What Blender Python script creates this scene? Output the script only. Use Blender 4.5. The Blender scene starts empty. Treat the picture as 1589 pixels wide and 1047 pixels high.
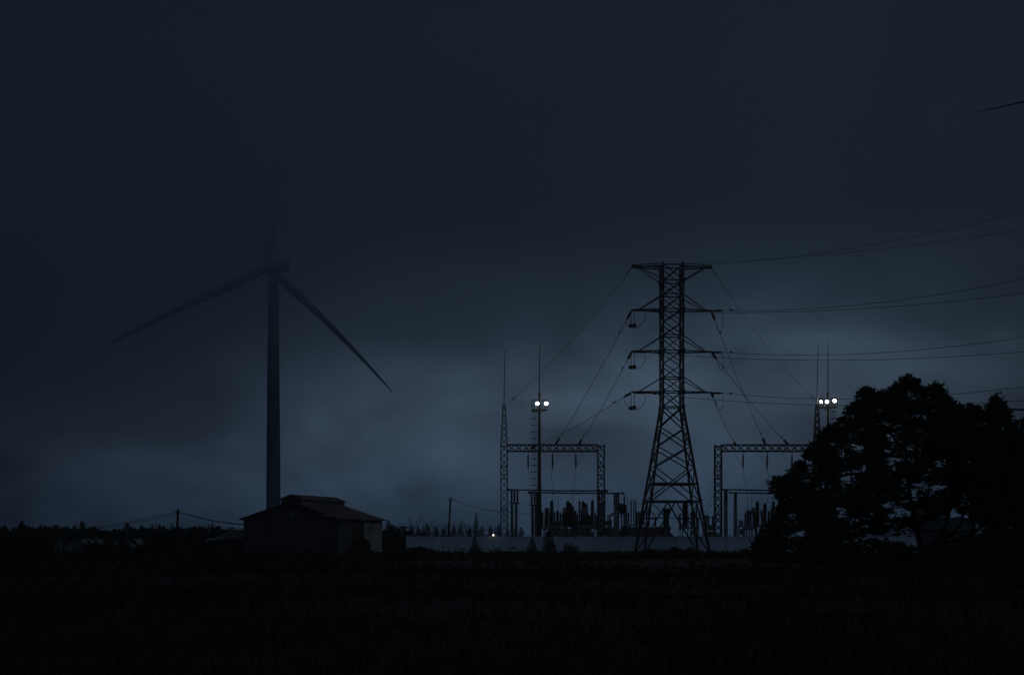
import bpy, math, random
from mathutils import Vector, Matrix, noise

R = math.radians
rnd = random.Random(7)
scene = bpy.context.scene
COL = scene.collection

# ---------------------------------------------------------------- camera
F, CX, HY, EYE = 2207.0, 794.5, 832.0, 2.0      # focal length in photo pixels, centre column, horizon row, eye height
cam = bpy.data.cameras.new("camera")
cam.lens = 50.0
cam.sensor_width = 36.0
cam.sensor_fit = 'HORIZONTAL'
cam.shift_y = (HY - 523.5) / 1589.0
cam.clip_start = 0.3
cam.clip_end = 9000
camo = bpy.data.objects.new("camera", cam)
COL.objects.link(camo)
camo.location = (0, 0, EYE)
camo.rotation_euler = (R(90), 0, 0)
scene.camera = camo


def W(px, py, d):
    """a point of the photograph at distance d, in metres"""
    return Vector(((px - CX) / F * d, d, EYE + (HY - py) / F * d))


# ---------------------------------------------------------------- world (dusk under cloud)
SKY = 0.91
world = bpy.data.worlds.new("World")
scene.world = world
world.use_nodes = True
nt = world.node_tree
for n in list(nt.nodes):
    nt.nodes.remove(n)
L = nt.links


def nd(t, **kw):
    n = nt.nodes.new(t)
    for k, v in kw.items():
        setattr(n, k, v)
    return n


def mth(op, a, b=None, clamp=False):
    n = nd('ShaderNodeMath', operation=op, use_clamp=clamp)
    for i, v in enumerate((a, b)):
        if v is None:
            continue
        if isinstance(v, (int, float)):
            n.inputs[i].default_value = v
        else:
            L.new(v, n.inputs[i])
    return n.outputs[0]


tc = nd('ShaderNodeTexCoord')
nrm = nd('ShaderNodeVectorMath', operation='NORMALIZE')
L.new(tc.outputs['Generated'], nrm.inputs[0])
D_ = nrm.outputs['Vector']
# the cloud deck is ragged: bend the directions a little before the thin places are laid out
wz = nd('ShaderNodeTexNoise')
wz.inputs['Scale'].default_value = 9.0
wz.inputs['Detail'].default_value = 4.0
L.new(D_, wz.inputs['Vector'])
wv = nd('ShaderNodeVectorMath', operation='MULTIPLY_ADD')
L.new(wz.outputs['Color'], wv.inputs[0])
wv.inputs[1].default_value = (0.19, 0.19, 0.19)
wv.inputs[2].default_value = (-0.095, -0.095, -0.095)
wa = nd('ShaderNodeVectorMath', operation='ADD')
L.new(D_, wa.inputs[0])
L.new(wv.outputs['Vector'], wa.inputs[1])
wn = nd('ShaderNodeVectorMath', operation='NORMALIZE')
L.new(wa.outputs['Vector'], wn.inputs[0])
DW = wn.outputs['Vector']
sky = nd('ShaderNodeTexSky', sky_type='NISHITA')
sky.sun_disc = False
sky.sun_elevation = R(4)
sky.sun_rotation = R(200)
sky.air_density = 1.4
sky.dust_density = 3.0
sep = nd('ShaderNodeSeparateXYZ')
L.new(D_, sep.inputs[0])
ramp = nd('ShaderNodeValToRGB')
els = ramp.color_ramp.elements
els[0].position = 0.0
els[0].color = (0.33, 0.33, 0.33, 1)
els[1].position = 1.0
els[1].color = (1.2, 1.2, 1.2, 1)
for p, v in ((0.03, 0.34), (0.09, 0.40), (0.20, 0.27), (0.33, 0.05), (0.6, 0.62)):
    e = els.new(p)
    e.color = (v, v, v, 1)
L.new(sep.outputs['Z'], ramp.inputs[0])
ramp.color_ramp.interpolation = 'LINEAR'
pat = nd('ShaderNodeRGBToBW')
L.new(ramp.outputs[0], pat.inputs[0])
pattern = pat.outputs[0]
# soft bright thin places; negative amps darken, painting lens vignetting into the corners
for px, py, width, amp in ((690, 660, 0.065, 0.24), (1020, 590, 0.075, 0.68), (560, 560, 0.075, 0.30), (640, 735, 0.05, 0.24),
                           (1400, 300, 0.12, 1.15), (850, 420, 0.21, 1.6), (330, 430, 0.12, 0.36), (380, 740, 0.05, 0.50), (1180, 640, 0.06, 0.42),
                           (1000, 720, 0.05, 0.25), (440, 610, 0.05, 0.25), (180, 640, 0.09, 0.42), (560, 770, 0.035, -0.12),
                           (1250, 430, 0.07, 0.22), (0, 0, 0.24, -0.30), (1589, 0, 0.18, -0.30), (-900, -1500, 0.55, -0.40), (2600, -1500, 0.45, -0.25), (60, 660, 0.08, 0.22), (20, 420, 0.09, -0.10)):
    v = (W(px, py, 100) - Vector((0, 0, EYE))).normalized()
    dp = nd('ShaderNodeVectorMath', operation='DOT_PRODUCT')
    L.new(DW, dp.inputs[0])
    dp.inputs[1].default_value = v
    k = 1.0 / (width * width)
    a = mth('SUBTRACT', dp.outputs['Value'], 1.0)
    a = mth('MULTIPLY', a, k)
    a = mth('EXPONENT', a)
    pattern = mth('ADD', pattern, mth('MULTIPLY', a, amp * 0.70))
mp = nd('ShaderNodeMapping')
mp.inputs['Scale'].default_value = (1.0, 1.0, 1.7)
mp.inputs['Rotation'].default_value = (0, R(-12), 0)
L.new(D_, mp.inputs[0])
nz = nd('ShaderNodeTexNoise')
nz.inputs['Scale'].default_value = 10.0
nz.inputs['Detail'].default_value = 5.0
nz.inputs['Roughness'].default_value = 0.5
nz.inputs['Distortion'].default_value = 0.5
L.new(mp.outputs[0], nz.inputs['Vector'])
cl = mth('ADD', mth('MULTIPLY', mth('SUBTRACT', nz.outputs[0], 0.5), 1.9), 1.0)
pattern = mth('MAXIMUM', mth('MULTIPLY', pattern, cl), 0.015)
mx = nd('ShaderNodeMix', data_type='RGBA')
mx.inputs['Factor'].default_value = 0.94
sc_ = nd('ShaderNodeVectorMath', operation='SCALE')
L.new(sky.outputs[0], sc_.inputs[0])
sc_.inputs['Scale'].default_value = 0.06
L.new(sc_.outputs[0], mx.inputs['A'])
mx.inputs['B'].default_value = (0.0184, 0.0345, 0.0600, 1)
mul = nd('ShaderNodeVectorMath', operation='SCALE')
L.new(mx.outputs['Result'], mul.inputs[0])
L.new(pattern, mul.inputs['Scale'])
bg = nd('ShaderNodeBackground')
bg.inputs['Strength'].default_value = SKY
L.new(mul.outputs[0], bg.inputs[0])
wo = nd('ShaderNodeOutputWorld')
L.new(bg.outputs[0], wo.inputs[0])

# very soft fill added behind the camera to brighten wall and barn side
sl = bpy.data.lights.new("sun_fill", 'SUN')
sl.energy = 0.17
sl.angle = R(30)
sl.color = (0.66, 0.84, 1.0)
so = bpy.data.objects.new("sun_fill", sl)
COL.objects.link(so)
so.rotation_euler = (R(64), 0, R(32))

scene.view_settings.view_transform = 'Standard'
scene.view_settings.look = 'None'
scene.view_settings.exposure = 0.0
scene.view_settings.gamma = 1.0
scene.render.engine = 'CYCLES'
cy = scene.cycles
cy.use_denoising = True
cy.max_bounces = 10
cy.diffuse_bounces = 2
cy.glossy_bounces = 2
cy.volume_bounces = 8
cy.transparent_max_bounces = 8


# ---------------------------------------------------------------- materials
def mat(name, c1, c2=None, scale=3.0, rough=0.8, metal=0.0, bump=0.0, stretch=(1, 1, 1), wave=None, emit=None):
    m = bpy.data.materials.new(name)
    m.use_nodes = True
    t = m.node_tree
    b = t.nodes['Principled BSDF']
    b.inputs['Roughness'].default_value = rough
    b.inputs['Metallic'].default_value = metal
    b.inputs['Specular IOR Level'].default_value = 0.3
    if emit:
        b.inputs['Base Color'].default_value = (0.1, 0.1, 0.1, 1)
        b.inputs['Emission Color'].default_value = (*c1, 1)
        b.inputs['Emission Strength'].default_value = emit
        return m
    c2 = c2 or tuple(x * 0.65 for x in c1)
    co = t.nodes.new('ShaderNodeTexCoord')
    ma = t.nodes.new('ShaderNodeMapping')
    ma.inputs['Scale'].default_value = stretch
    t.links.new(co.outputs['Object'], ma.inputs[0])
    no = t.nodes.new('ShaderNodeTexNoise')
    no.inputs['Scale'].default_value = scale
    no.inputs['Detail'].default_value = 6
    no.inputs['Roughness'].default_value = 0.65
    t.links.new(ma.outputs[0], no.inputs['Vector'])
    rp = t.nodes.new('ShaderNodeValToRGB')
    rp.color_ramp.elements[0].position = 0.32
    rp.color_ramp.elements[1].position = 0.68
    rp.color_ramp.elements[0].color = (*c2, 1)
    rp.color_ramp.elements[1].color = (*c1, 1)
    t.links.new(no.outputs[0], rp.inputs[0])
    t.links.new(rp.outputs[0], b.inputs['Base Color'])
    h = no.outputs[0]
    if wave:
        wv = t.nodes.new('ShaderNodeTexWave')
        wv.bands_direction = wave[0]
        wv.inputs['Scale'].default_value = wave[1]
        t.links.new(co.outputs['Object'], wv.inputs['Vector'])
        h = wv.outputs[0]
    if bump:
        bp = t.nodes.new('ShaderNodeBump')
        bp.inputs['Strength'].default_value = bump
        bp.inputs['Distance'].default_value = 0.06
        t.links.new(h, bp.inputs['Height'])
        t.links.new(bp.outputs[0], b.inputs['Normal'])
    return m


def volume(name, density, color=(0.95, 0.97, 1.0), g=0.55):
    m = bpy.data.materials.new(name)
    m.use_nodes = True
    t = m.node_tree
    t.nodes.remove(t.nodes['Principled BSDF'])
    v = t.nodes.new('ShaderNodeVolumePrincipled')
    v.inputs['Color'].default_value = (*color, 1)
    v.inputs['Density'].default_value = density
    v.inputs['Anisotropy'].default_value = g
    t.links.new(v.outputs[0], t.nodes['Material Output'].inputs['Volume'])
    return m


M = dict(
    soil=mat('soil', (0.028, 0.023, 0.015), (0.010, 0.009, 0.007), 0.35, 0.95, bump=0.4),
    blade_grass=mat('blade_grass', (0.036, 0.027, 0.012), (0.015, 0.014, 0.006), 0.25, 0.9),
    steel=mat('galvanised_steel', (0.05, 0.056, 0.064), (0.032, 0.036, 0.042), 1.4, 0.7, 0.1),
    dark_steel=mat('weathered_steel', (0.045, 0.05, 0.055), (0.03, 0.033, 0.037), 1.4, 0.75, 0.1),
    wire=mat('conductor', (0.022, 0.023, 0.026), (0.015, 0.016, 0.018), 2, 0.95, 0.0),
    porcelain=mat('brown_porcelain', (0.045, 0.030, 0.024), (0.028, 0.02, 0.018), 4, 0.45),
    grey_paint=mat('grey_paint', (0.24, 0.25, 0.26), (0.16, 0.17, 0.18), 1.2, 0.6),
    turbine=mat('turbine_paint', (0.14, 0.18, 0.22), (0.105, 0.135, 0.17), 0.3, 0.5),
    concrete=mat('pole_concrete', (0.26, 0.26, 0.26), (0.18, 0.18, 0.18), 1.5, 0.85),
    wall=mat('painted_concrete_wall', (0.62, 0.80, 0.93), (0.44, 0.58, 0.69), 0.9, 0.85, bump=0.15, stretch=(1, 1, 0.35)),
    coping=mat('wall_coping', (0.55, 0.58, 0.61), (0.36, 0.38, 0.40), 1.6, 0.85),
    barn=mat('dark_sheet_metal', (0.07, 0.078, 0.094), (0.04, 0.045, 0.055), 0.8, 0.6, bump=0.35, wave=('X', 5.0), stretch=(1, 1, 0.25)),
    roof=mat('rusty_corrugated_roof', (0.165, 0.105, 0.09), (0.06, 0.047, 0.044), 0.7, 0.75, bump=0.5, wave=('Y', 5.0)),
    sheet=mat('pale_sheet_metal', (0.38, 0.37, 0.39), (0.17, 0.17, 0.18), 0.9, 0.65, bump=0.5, wave=('Y', 2.2), stretch=(1, 1, 0.3)),
    dark=mat('door_shade_black', (0.02, 0.02, 0.022), (0.012, 0.012, 0.013), 2, 0.9),  # near-black for shed doors and the painted shade of the barn opening
    bark=mat('bark', (0.055, 0.045, 0.038), (0.025, 0.021, 0.018), 3, 0.95, bump=0.4),
    needles=mat('pine_needles', (0.030, 0.048, 0.026), (0.016, 0.028, 0.015), 0.9, 0.85),
    leaves=mat('evergreen_leaves', (0.034, 0.045, 0.024), (0.018, 0.026, 0.013), 0.9, 0.85),
    russet=mat('russet_leaves', (0.13, 0.035, 0.018), (0.07, 0.022, 0.012), 2, 0.9),
    straw=mat('dry_stalks', (0.12, 0.10, 0.065), (0.06, 0.05, 0.035), 2, 0.95),
    wood=mat('pole_wood', (0.06, 0.05, 0.042), (0.03, 0.026, 0.023), 2, 0.95),
    film=mat('torn_plastic_film', (0.24, 0.24, 0.26), (0.10, 0.10, 0.11), 0.7, 0.5, bump=0.5),
    greennet=mat('green_shade_net', (0.02, 0.075, 0.05), (0.012, 0.035, 0.028), 2, 0.9),
    render_wall=mat('cement_render', (0.17, 0.17, 0.18), (0.10, 0.10, 0.105), 0.8, 0.9),
    rust=mat('rust_red_soil', (0.11, 0.055, 0.035), (0.06, 0.032, 0.022), 0.4, 0.95, bump=0.4),
    glass=mat('window_glass', (0.03, 0.035, 0.04), (0.025, 0.03, 0.035), 1, 0.1),
    bluewhite=mat('pale_blue_paint', (0.45, 0.55, 0.60), (0.36, 0.44, 0.48), 1, 0.6),
    lens=mat('lit_floodlight', (0.93, 0.97, 1.0), emit=650.0),
    bulb=mat('lit_bulb', (1.0, 0.93, 0.80), emit=2.2),
    lens_rim=mat('lit_floodlight_rim', (0.93, 0.95, 1.0), emit=2.0),
)


# ---------------------------------------------------------------- mesh builder
class MB:
    def __init__(self):
        self.v, self.f, self.smooth = [], [], False

    def add(self, verts, faces):
        o = len(self.v)
        self.v += [tuple(p) for p in verts]
        self.f += [tuple(i + o for i in f) for f in faces]
        return self

    def box(self, c, s, rz=0.0):
        x, y, z = (k / 2 for k in s)
        c = Vector(c)
        rot = Matrix.Rotation(rz, 3, 'Z')
        vs = [c + rot @ Vector((i * x, j * y, k * z)) for k in (-1, 1) for j in (-1, 1) for i in (-1, 1)]
        return self.add(vs, [(0, 2, 3, 1), (4, 5, 7, 6), (0, 1, 5, 4), (2, 6, 7, 3), (0, 4, 6, 2), (1, 3, 7, 5)])

    def tube(self, pts, r, n=6, caps=True):
        pts = [Vector(p) for p in pts]
        rs = r if isinstance(r, (list, tuple)) else [r] * len(pts)
        vs, fs = [], []
        up = None
        for i, p in enumerate(pts):
            t = (pts[min(i + 1, len(pts) - 1)] - pts[max(i - 1, 0)])
            t = t.normalized() if t.length > 1e-9 else Vector((0, 0, 1))
            if up is None:
                up = Vector((0, 0, 1)) if abs(t.z) < 0.9 else Vector((1, 0, 0))
            a = t.cross(up)
            if a.length < 1e-6:
                a = t.orthogonal()
            a.normalize()
            b = a.cross(t).normalized()
            up = b
            for k in range(n):
                w = 2 * math.pi * (k + 0.5) / n
                vs.append(p + (a * math.cos(w) + b * math.sin(w)) * rs[i])
        for i in range(len(pts) - 1):
            for k in range(n):
                k2 = (k + 1) % n
                fs.append((i * n + k, i * n + k2, (i + 1) * n + k2, (i + 1) * n + k))
        if caps:
            fs.append(tuple(range(n - 1, -1, -1)))
            fs.append(tuple((len(pts) - 1) * n + k for k in range(n)))
        return self.add(vs, fs)

    def bar(self, a, b, r, n=4):
        return self.tube([a, b], r, n)

    def lathe(self, base, prof, n=10, axis=None):
        """prof: (radius, height) pairs along axis"""
        base = Vector(base)
        q = Matrix.Identity(3)
        if axis is not None:
            q = Vector((0, 0, 1)).rotation_difference(Vector(axis)).to_matrix()
        vs, fs = [], []
        for r, h in prof:
            for k in range(n):
                w = 2 * math.pi * k / n
                vs.append(base + q @ Vector((r * math.cos(w), r * math.sin(w), h)))
        for i in range(len(prof) - 1):
            for k in range(n):
                k2 = (k + 1) % n
                fs.append((i * n + k, i * n + k2, (i + 1) * n + k2, (i + 1) * n + k))
        fs.append(tuple(range(n - 1, -1, -1)))
        fs.append(tuple((len(prof) - 1) * n + k for k in range(n)))
        return self.add(vs, fs)

    def sheds(self, a, b, r, core=0.5, pitch=0.13, n=8):
        """an insulator with its row of sheds from a to b"""
        a, b = Vector(a), Vector(b)
        ln = (b - a).length
        k = max(3, int(ln / pitch))
        prof = [(r * core, 0)]
        for i in range(k):
            h0 = ln * (i + 0.25) / k
            prof += [(r * core, h0), (r, h0 + 0.15 * ln / k), (r * 0.92, h0 + 0.35 * ln / k), (r * core, h0 + 0.5 * ln / k)]
        prof.append((r * core, ln))
        return self.lathe(a, prof, n, (b - a))

    def build(self, name, m, parent=None, label=None):
        me = bpy.data.meshes.new(name)
        o0 = ORIG.get(parent.name, Vector()) if parent else Vector()
        me.from_pydata([tuple(Vector(p) - o0) for p in self.v], [], self.f)
        me.materials.append(M[m])
        if self.smooth:
            me.polygons.foreach_set('use_smooth', [True] * len(me.polygons))
        me.update()
        o = bpy.data.objects.new(name, me)
        COL.objects.link(o)
        ORIG[o.name] = o0
        if parent:
            o.parent = parent
        if label:
            o['label'] = label
        return o


ORIG = {}


def thing(name, label, cat, loc=(0, 0, 0), group=None):
    o = bpy.data.objects.new(name, None)
    COL.objects.link(o)
    o.location = loc
    o.empty_display_size = 0.3
    o['label'] = label
    o['category'] = cat
    if group:
        o['group'] = group
    ORIG[o.name] = Vector(loc)
    return o


def tag(o, label, cat, group=None):
    o['label'] = label
    o['category'] = cat
    if group:
        o['group'] = group
    return o


def kids(o):
    return [c for c in bpy.data.objects if c.parent == o]


def dup(o, loc, rz=0.0, s=1.0, label=None, group=None, name=None, depth=0):
    c = o.copy()
    COL.objects.link(c)
    if depth == 0:
        c.location = loc
        c.rotation_euler = (0, 0, rz)
        c.scale = (s, s, s) if isinstance(s, (int, float)) else s
        if label:
            c['label'] = label
        if group:
            c['group'] = group
    for ch in KIDS.setdefault(o.name, kids(o)):
        d = dup(ch, None, depth=1)
        d.parent = c
    return c


KIDS = {}


def sag(a, b, drop, n=24):
    a, b = Vector(a), Vector(b)
    return [a.lerp(b, i / n) - Vector((0, 0, 4 * drop * (i / n) * (1 - i / n))) for i in range(n + 1)]


# ---------------------------------------------------------------- ground
def gz(x, y):
    f = max(0.0, min(1.0, (y - 8) / 15)) * max(0.0, min(1.0, (150 - y) / 40))
    z = 0.55 * noise.noise(Vector((x * 0.035, y * 0.06, 1.3))) + 0.18 * noise.noise(Vector((x * 0.16, y * 0.2, 4.1)))
    return f * z


def axis_steps(lim, fine, n):
    out = []
    for i in range(n + 1):
        t = i / n
        out.append(fine * n * t + (lim - fine * n) * t ** 5)
    return out


xs = axis_steps(4000, 1.2, 90)
xs = [-x for x in reversed(xs[1:])] + xs
ys = [-300, -150, -60, -20] + axis_steps(6000, 1.3, 150)
g = MB()
g.smooth = True
nx = len(xs)
g.add([(x, y, gz(x, y)) for y in ys for x in xs],
      [(j * nx + i, j * nx + i + 1, (j + 1) * nx + i + 1, (j + 1) * nx + i) for j in range(len(ys) - 1) for i in range(nx - 1)])
go = g.build('ground', 'soil')
go['kind'] = 'structure'

# ---------------------------------------------------------------- perimeter wall
WD = 165.0                                     # its distance
wl = W(633, 832, WD).x
wall_t = thing('perimeter_wall', 'long pale painted concrete perimeter wall with square pillars around the substation', 'wall', (wl, WD, 0))
PW = 38.2 / F * WD
wall_right = 60.0
m = MB()
npan = int((wall_right - wl) / PW) + 1
for i in range(npan):
    x0 = wl + i * PW + 0.19
    m.box((x0 + (PW - 0.38) / 2, WD, 0.90), (PW - 0.382, 0.16, 2.0))
m.box((wl, WD + 12, 0.90), (0.16, 23.6, 2.0))
m.build('wall_panel', 'wall', wall_t)
c = MB()
for i in range(npan):
    x0 = wl + i * PW
    c.box((x0 + PW / 2, WD - 0.01, 1.96), (PW - 0.372, 0.26, 0.115))
c.box((wl, WD + 12, 1.96), (0.26, 23.6, 0.115))
c.build('coping', 'coping', wall_t)
for i in range(npan + 1):
    p = MB().box((wl + i * PW, WD - 0.03, 0.92), (0.37, 0.34, 2.16)).box((wl + i * PW, WD - 0.03, 2.035), (0.43, 0.40, 0.07))
    p.build('pillar', 'wall', wall_t)

# ---------------------------------------------------------------- lattice transmission tower
PD = 158.0
PS = F / PD
pc = Vector(((1042.3 - CX) / PS, PD, 0))
PYAW = R(3.0)
prot = Matrix.Rotation(PYAW, 3, 'Z')


def pz(y):
    return EYE + (HY - y) / PS


def PT(x, y, z):
    return pc + prot @ Vector((x, y, z))


def hw(z):
    zk = pz(632)
    top = 1.12
    return top if z >= zk else top + (3.62 - top) * (zk - z) / zk


tw = thing('transmission_tower', 'tall steel lattice transmission tower with four pairs of crossarms', 'pylon', pc)
for sx in (-1, 1):
    for sy in (-1, 1):
        lg = MB()
        zs = [-0.2, pz(778), pz(632), pz(412) + 0.25]
        for a, b in zip(zs, zs[1:]):
            lg.bar(PT(sx * hw(a), sy * hw(a), a), PT(sx * hw(b), sy * hw(b), b), 0.165 if a < 10 else 0.135)
        lg.box(PT(sx * hw(0), sy * hw(0), 0.1), (0.8, 0.8, 0.5))
        for y in (778, 632, 608, 545, 481, 437):
            z = pz(y)
            lg.box(PT(sx * hw(z), sy * hw(z), z), (0.34, 0.34, 0.5), PYAW)
        lg.build('leg', 'steel', tw)
br = MB()
lv = [412, 437, 458, 481, 501, 521, 545, 565.5, 586.5, 608, 632, 664, 694, 726, 778]
faces = [((-1, -1), (1, -1)), ((1, -1), (1, 1)), ((1, 1), (-1, 1)), ((-1, 1), (-1, -1))]
for a, b in zip(lv, lv[1:]):
    za, zb = pz(a), pz(b)
    ha, hb = hw(za), hw(zb)
    r = 0.07 if a < 632 else 0.088
    for (p, q) in faces:
        br.bar(PT(p[0] * ha, p[1] * ha, za), PT(q[0] * hb, q[1] * hb, zb), r)
        br.bar(PT(q[0] * ha, q[1] * ha, za), PT(p[0] * hb, p[1] * hb, zb), r)
for y in (413, 437, 458, 481, 521, 545, 586.5, 608, 632, 751, 778):
    z = pz(y)
    h = hw(z)
    for (p, q) in faces:
        br.bar(PT(p[0] * h, p[1] * h, z), PT(q[0] * h, q[1] * h, z), 0.09 if y < 740 else 0.13)
z0, zb = 0.1, pz(778)
zm = pz(804)
for (p, q) in faces:
    hb_, h0, hm_ = hw(zb), hw(z0), hw(zm)
    mid = PT((p[0] + q[0]) / 2 * hb_, (p[1] + q[1]) / 2 * hb_, zb)
    for k in (p, q):
        foot = PT(k[0] * h0, k[1] * h0, z0)
        br.bar(mid, foot, 0.10)
        hip = PT(k[0] * hb_, k[1] * hb_, zb)
        half = mid.lerp(foot, (zb - zm) / (zb - z0))
        side = PT(k[0] * hm_, k[1] * hm_, zm)
        br.bar(half, side, 0.06)
        br.bar(hip, half, 0.055)
        low = mid.lerp(foot, 0.75)
        br.bar(side, low, 0.05)
br.build('lattice_bracing', 'steel', tw)

arm_levels = [(415, 4.45, 437, True), (481.5, 4.45, 458.5, False), (545.5, 4.45, 522, False), (608.5, 4.45, 586, False)]
tips = {}
for (y, ln, ys_, below) in arm_levels:
    z, zs_ = pz(y), pz(ys_)
    for s in (-1, 1):
        ca = MB()
        h = hw(z)
        for sy in (-1, 1):
            t = PT(s * ln, sy * 0.22, z)
            ca.bar(PT(s * h, sy * h, z), t, 0.085)
            ca.bar(PT(s * h, sy * h, zs_), PT(s * (ln - 0.7), sy * 0.35, z), 0.07)
            if below:
                ca.bar(PT(s * h, sy * h, z + 0.28), PT(s * ln, sy * 0.22, z + 0.2), 0.06)
        ca.bar(PT(s * ln, -0.32, z), PT(s * ln, 0.32, z), 0.09)
        for k in range(4):
            x0, x1 = h + (ln - h) * k / 4, h + (ln - h) * (k + 1) / 4
            w0, w1 = h + (0.22 - h) * k / 4, h + (0.22 - h) * (k + 1) / 4
            ca.bar(PT(s * x0, -w0, z), PT(s * x1, w1, z), 0.045)
            ca.bar(PT(s * x1, -w1, z), PT(s * x1, w1, z), 0.045)
        ca.build('crossarm', 'steel', tw)
        tips[(y, s)] = PT(s * ln, 0, z - 0.06)

# ---------------------------------------------------------------- gantries
GD = 185.0
GS = F / GD


def gzz(y, d=GD):
    return EYE + (HY - y) / (F / d)


def lattice_post(mb, cx, cy_, z0, z1, w0, w1, step, r):
    n = max(1, int((z1 - z0) / step))
    for i in range(n):
        a, b = z0 + (z1 - z0) * i / n, z0 + (z1 - z0) * (i + 1) / n
        wa, wb = w0 + (w1 - w0) * i / n, w0 + (w1 - w0) * (i + 1) / n
        for (p, q) in faces:
            A, B = Vector((cx + p[0] * wa / 2, cy_ + p[1] * wa / 2, a)), Vector((cx + q[0] * wb / 2, cy_ + q[1] * wb / 2, b))
            C, D = Vector((cx + q[0] * wa / 2, cy_ + q[1] * wa / 2, a)), Vector((cx + p[0] * wb / 2, cy_ + p[1] * wb / 2, b))
            mb.bar(A, B, r * 0.6)
            mb.bar(C, D, r * 0.6)
            if i % 6 == 5:
                mb.bar(B, D, r * 0.9)
    for p in ((-1, -1), (1, -1), (1, 1), (-1, 1)):
        mb.bar((cx + p[0] * w0 / 2, cy_ + p[1] * w0 / 2, z0), (cx + p[0] * w1 / 2, cy_ + p[1] * w1 / 2, z1), r)


def gantry(xl, xr, spire_left, hang, label, yrod):
    X = lambda px: (px - CX) / GS
    g = thing('gantry', label, 'gantry', (X(xl), GD, 0))
    zt, zbm = gzz(690), gzz(700)
    for px in (xl, xr):
        m = MB()
        lattice_post(m, X(px), GD, -0.1, zt, 0.86, 0.86, 0.92, 0.085)
        for zz in (gzz(736), gzz(743), gzz(692), gzz(800)):
            m.box((X(px), GD, zz), (0.94, 0.94, 0.10))
        m.build('column', 'steel', g)
    bm_ = MB()
    x0, x1 = X(xl) + 0.45, X(xr) - 0.45
    n = int((x1 - x0) / 0.95)
    for sy in (-0.42, 0.42):
        for z in (zt, zbm):
            bm_.bar((x0, GD + sy, z), (x1, GD + sy, z), 0.11)
        for i in range(n):
            a, b = x0 + (x1 - x0) * i / n, x0 + (x1 - x0) * (i + 1) / n
            bm_.bar((a, GD + sy, zt), (b, GD + sy, zbm), 0.06)
            bm_.bar((a, GD + sy, zbm), (b, GD + sy, zt), 0.06)
    for i in range(n + 1):
        a = x0 + (x1 - x0) * i / n
        bm_.bar((a, GD - 0.42, zt), (a, GD + 0.42, zt), 0.04)
        bm_.bar((a, GD - 0.42, zbm), (a, GD + 0.42, zbm), 0.04)
    bm_.build('beam', 'steel', g)
    sx = X(xl if spire_left else xr)
    sp = MB()
    lattice_post(sp, sx, GD, zt, gzz(629), 0.82, 0.32, 0.85, 0.085)
    sp.build('spire', 'steel', g)
    MB().tube([(sx, GD, gzz(630)), (sx + 0.02, GD, gzz(590)), (sx + 0.12, GD, gzz(yrod))], [0.085, 0.06, 0.03], 6).build('lightning_rod', 'dark_steel', g)
    for px in hang:
        x = X(px)
        i = MB()
        i.bar((x, GD, zbm), (x, GD, gzz(706)), 0.05)
        i.sheds((x, GD, gzz(706)), (x, GD, gzz(723)), 0.17, 0.5, 0.15)
        i.bar((x, GD, gzz(723)), (x, GD, gzz(727)), 0.09)
        i.build('hanging_insulator', 'porcelain', g)
    return g


gantry(782.3, 932.6, True, (819.5, 857.3, 893.5), 'steel lattice gantry near the barn, with a spire on its barn-side column', 541)
gantry(1114.3, 1268.0, False, (1153, 1190.5, 1229), 'steel lattice gantry half hidden by the big pine, spire on its pine-side column', 536)

# ---------------------------------------------------------------- wires from the tower
drops = {  # gantry beam ends
    (481.5, -1): W(862, 690, GD - 0.5), (545.5, -1): W(898, 690, GD - 0.5), (608.5, -1): W(822, 696, GD - 0.5),
    (481.5, 1): W(1188, 690, GD - 0.5), (545.5, 1): W(1223, 690, GD - 0.5), (608.5, 1): W(1142, 691, GD - 0.5)}
spans = {  # a second point each long span passes through, towards the next tower
    (481.5, 1): W(1589, 433, 128), (481.5, -1): W(1589, 455, 133),
    (545.5, 1): W(1589, 523, 128), (545.5, -1): W(1589, 545.5, 133),
    (608.5, 1): W(1589, 600, 128), (608.5, -1): W(1589, 621.5, 133)}
words = {415: 'top', 481.5: 'second', 545.5: 'third', 608.5: 'lowest'}
sidew = {-1: 'barn-side', 1: 'pine-side'}


def through(a, b, drop, ext, n=40):
    """a sagging wire that starts at a, passes through b and goes on to ext times that distance"""
    a, b = Vector(a), Vector(b)
    out = []
    for i in range(n + 1):
        t = ext * i / n
        p = a.lerp(b, t)
        p.z -= 4 * drop * t * (1 - t)
        out.append(p)
    return out


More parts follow.
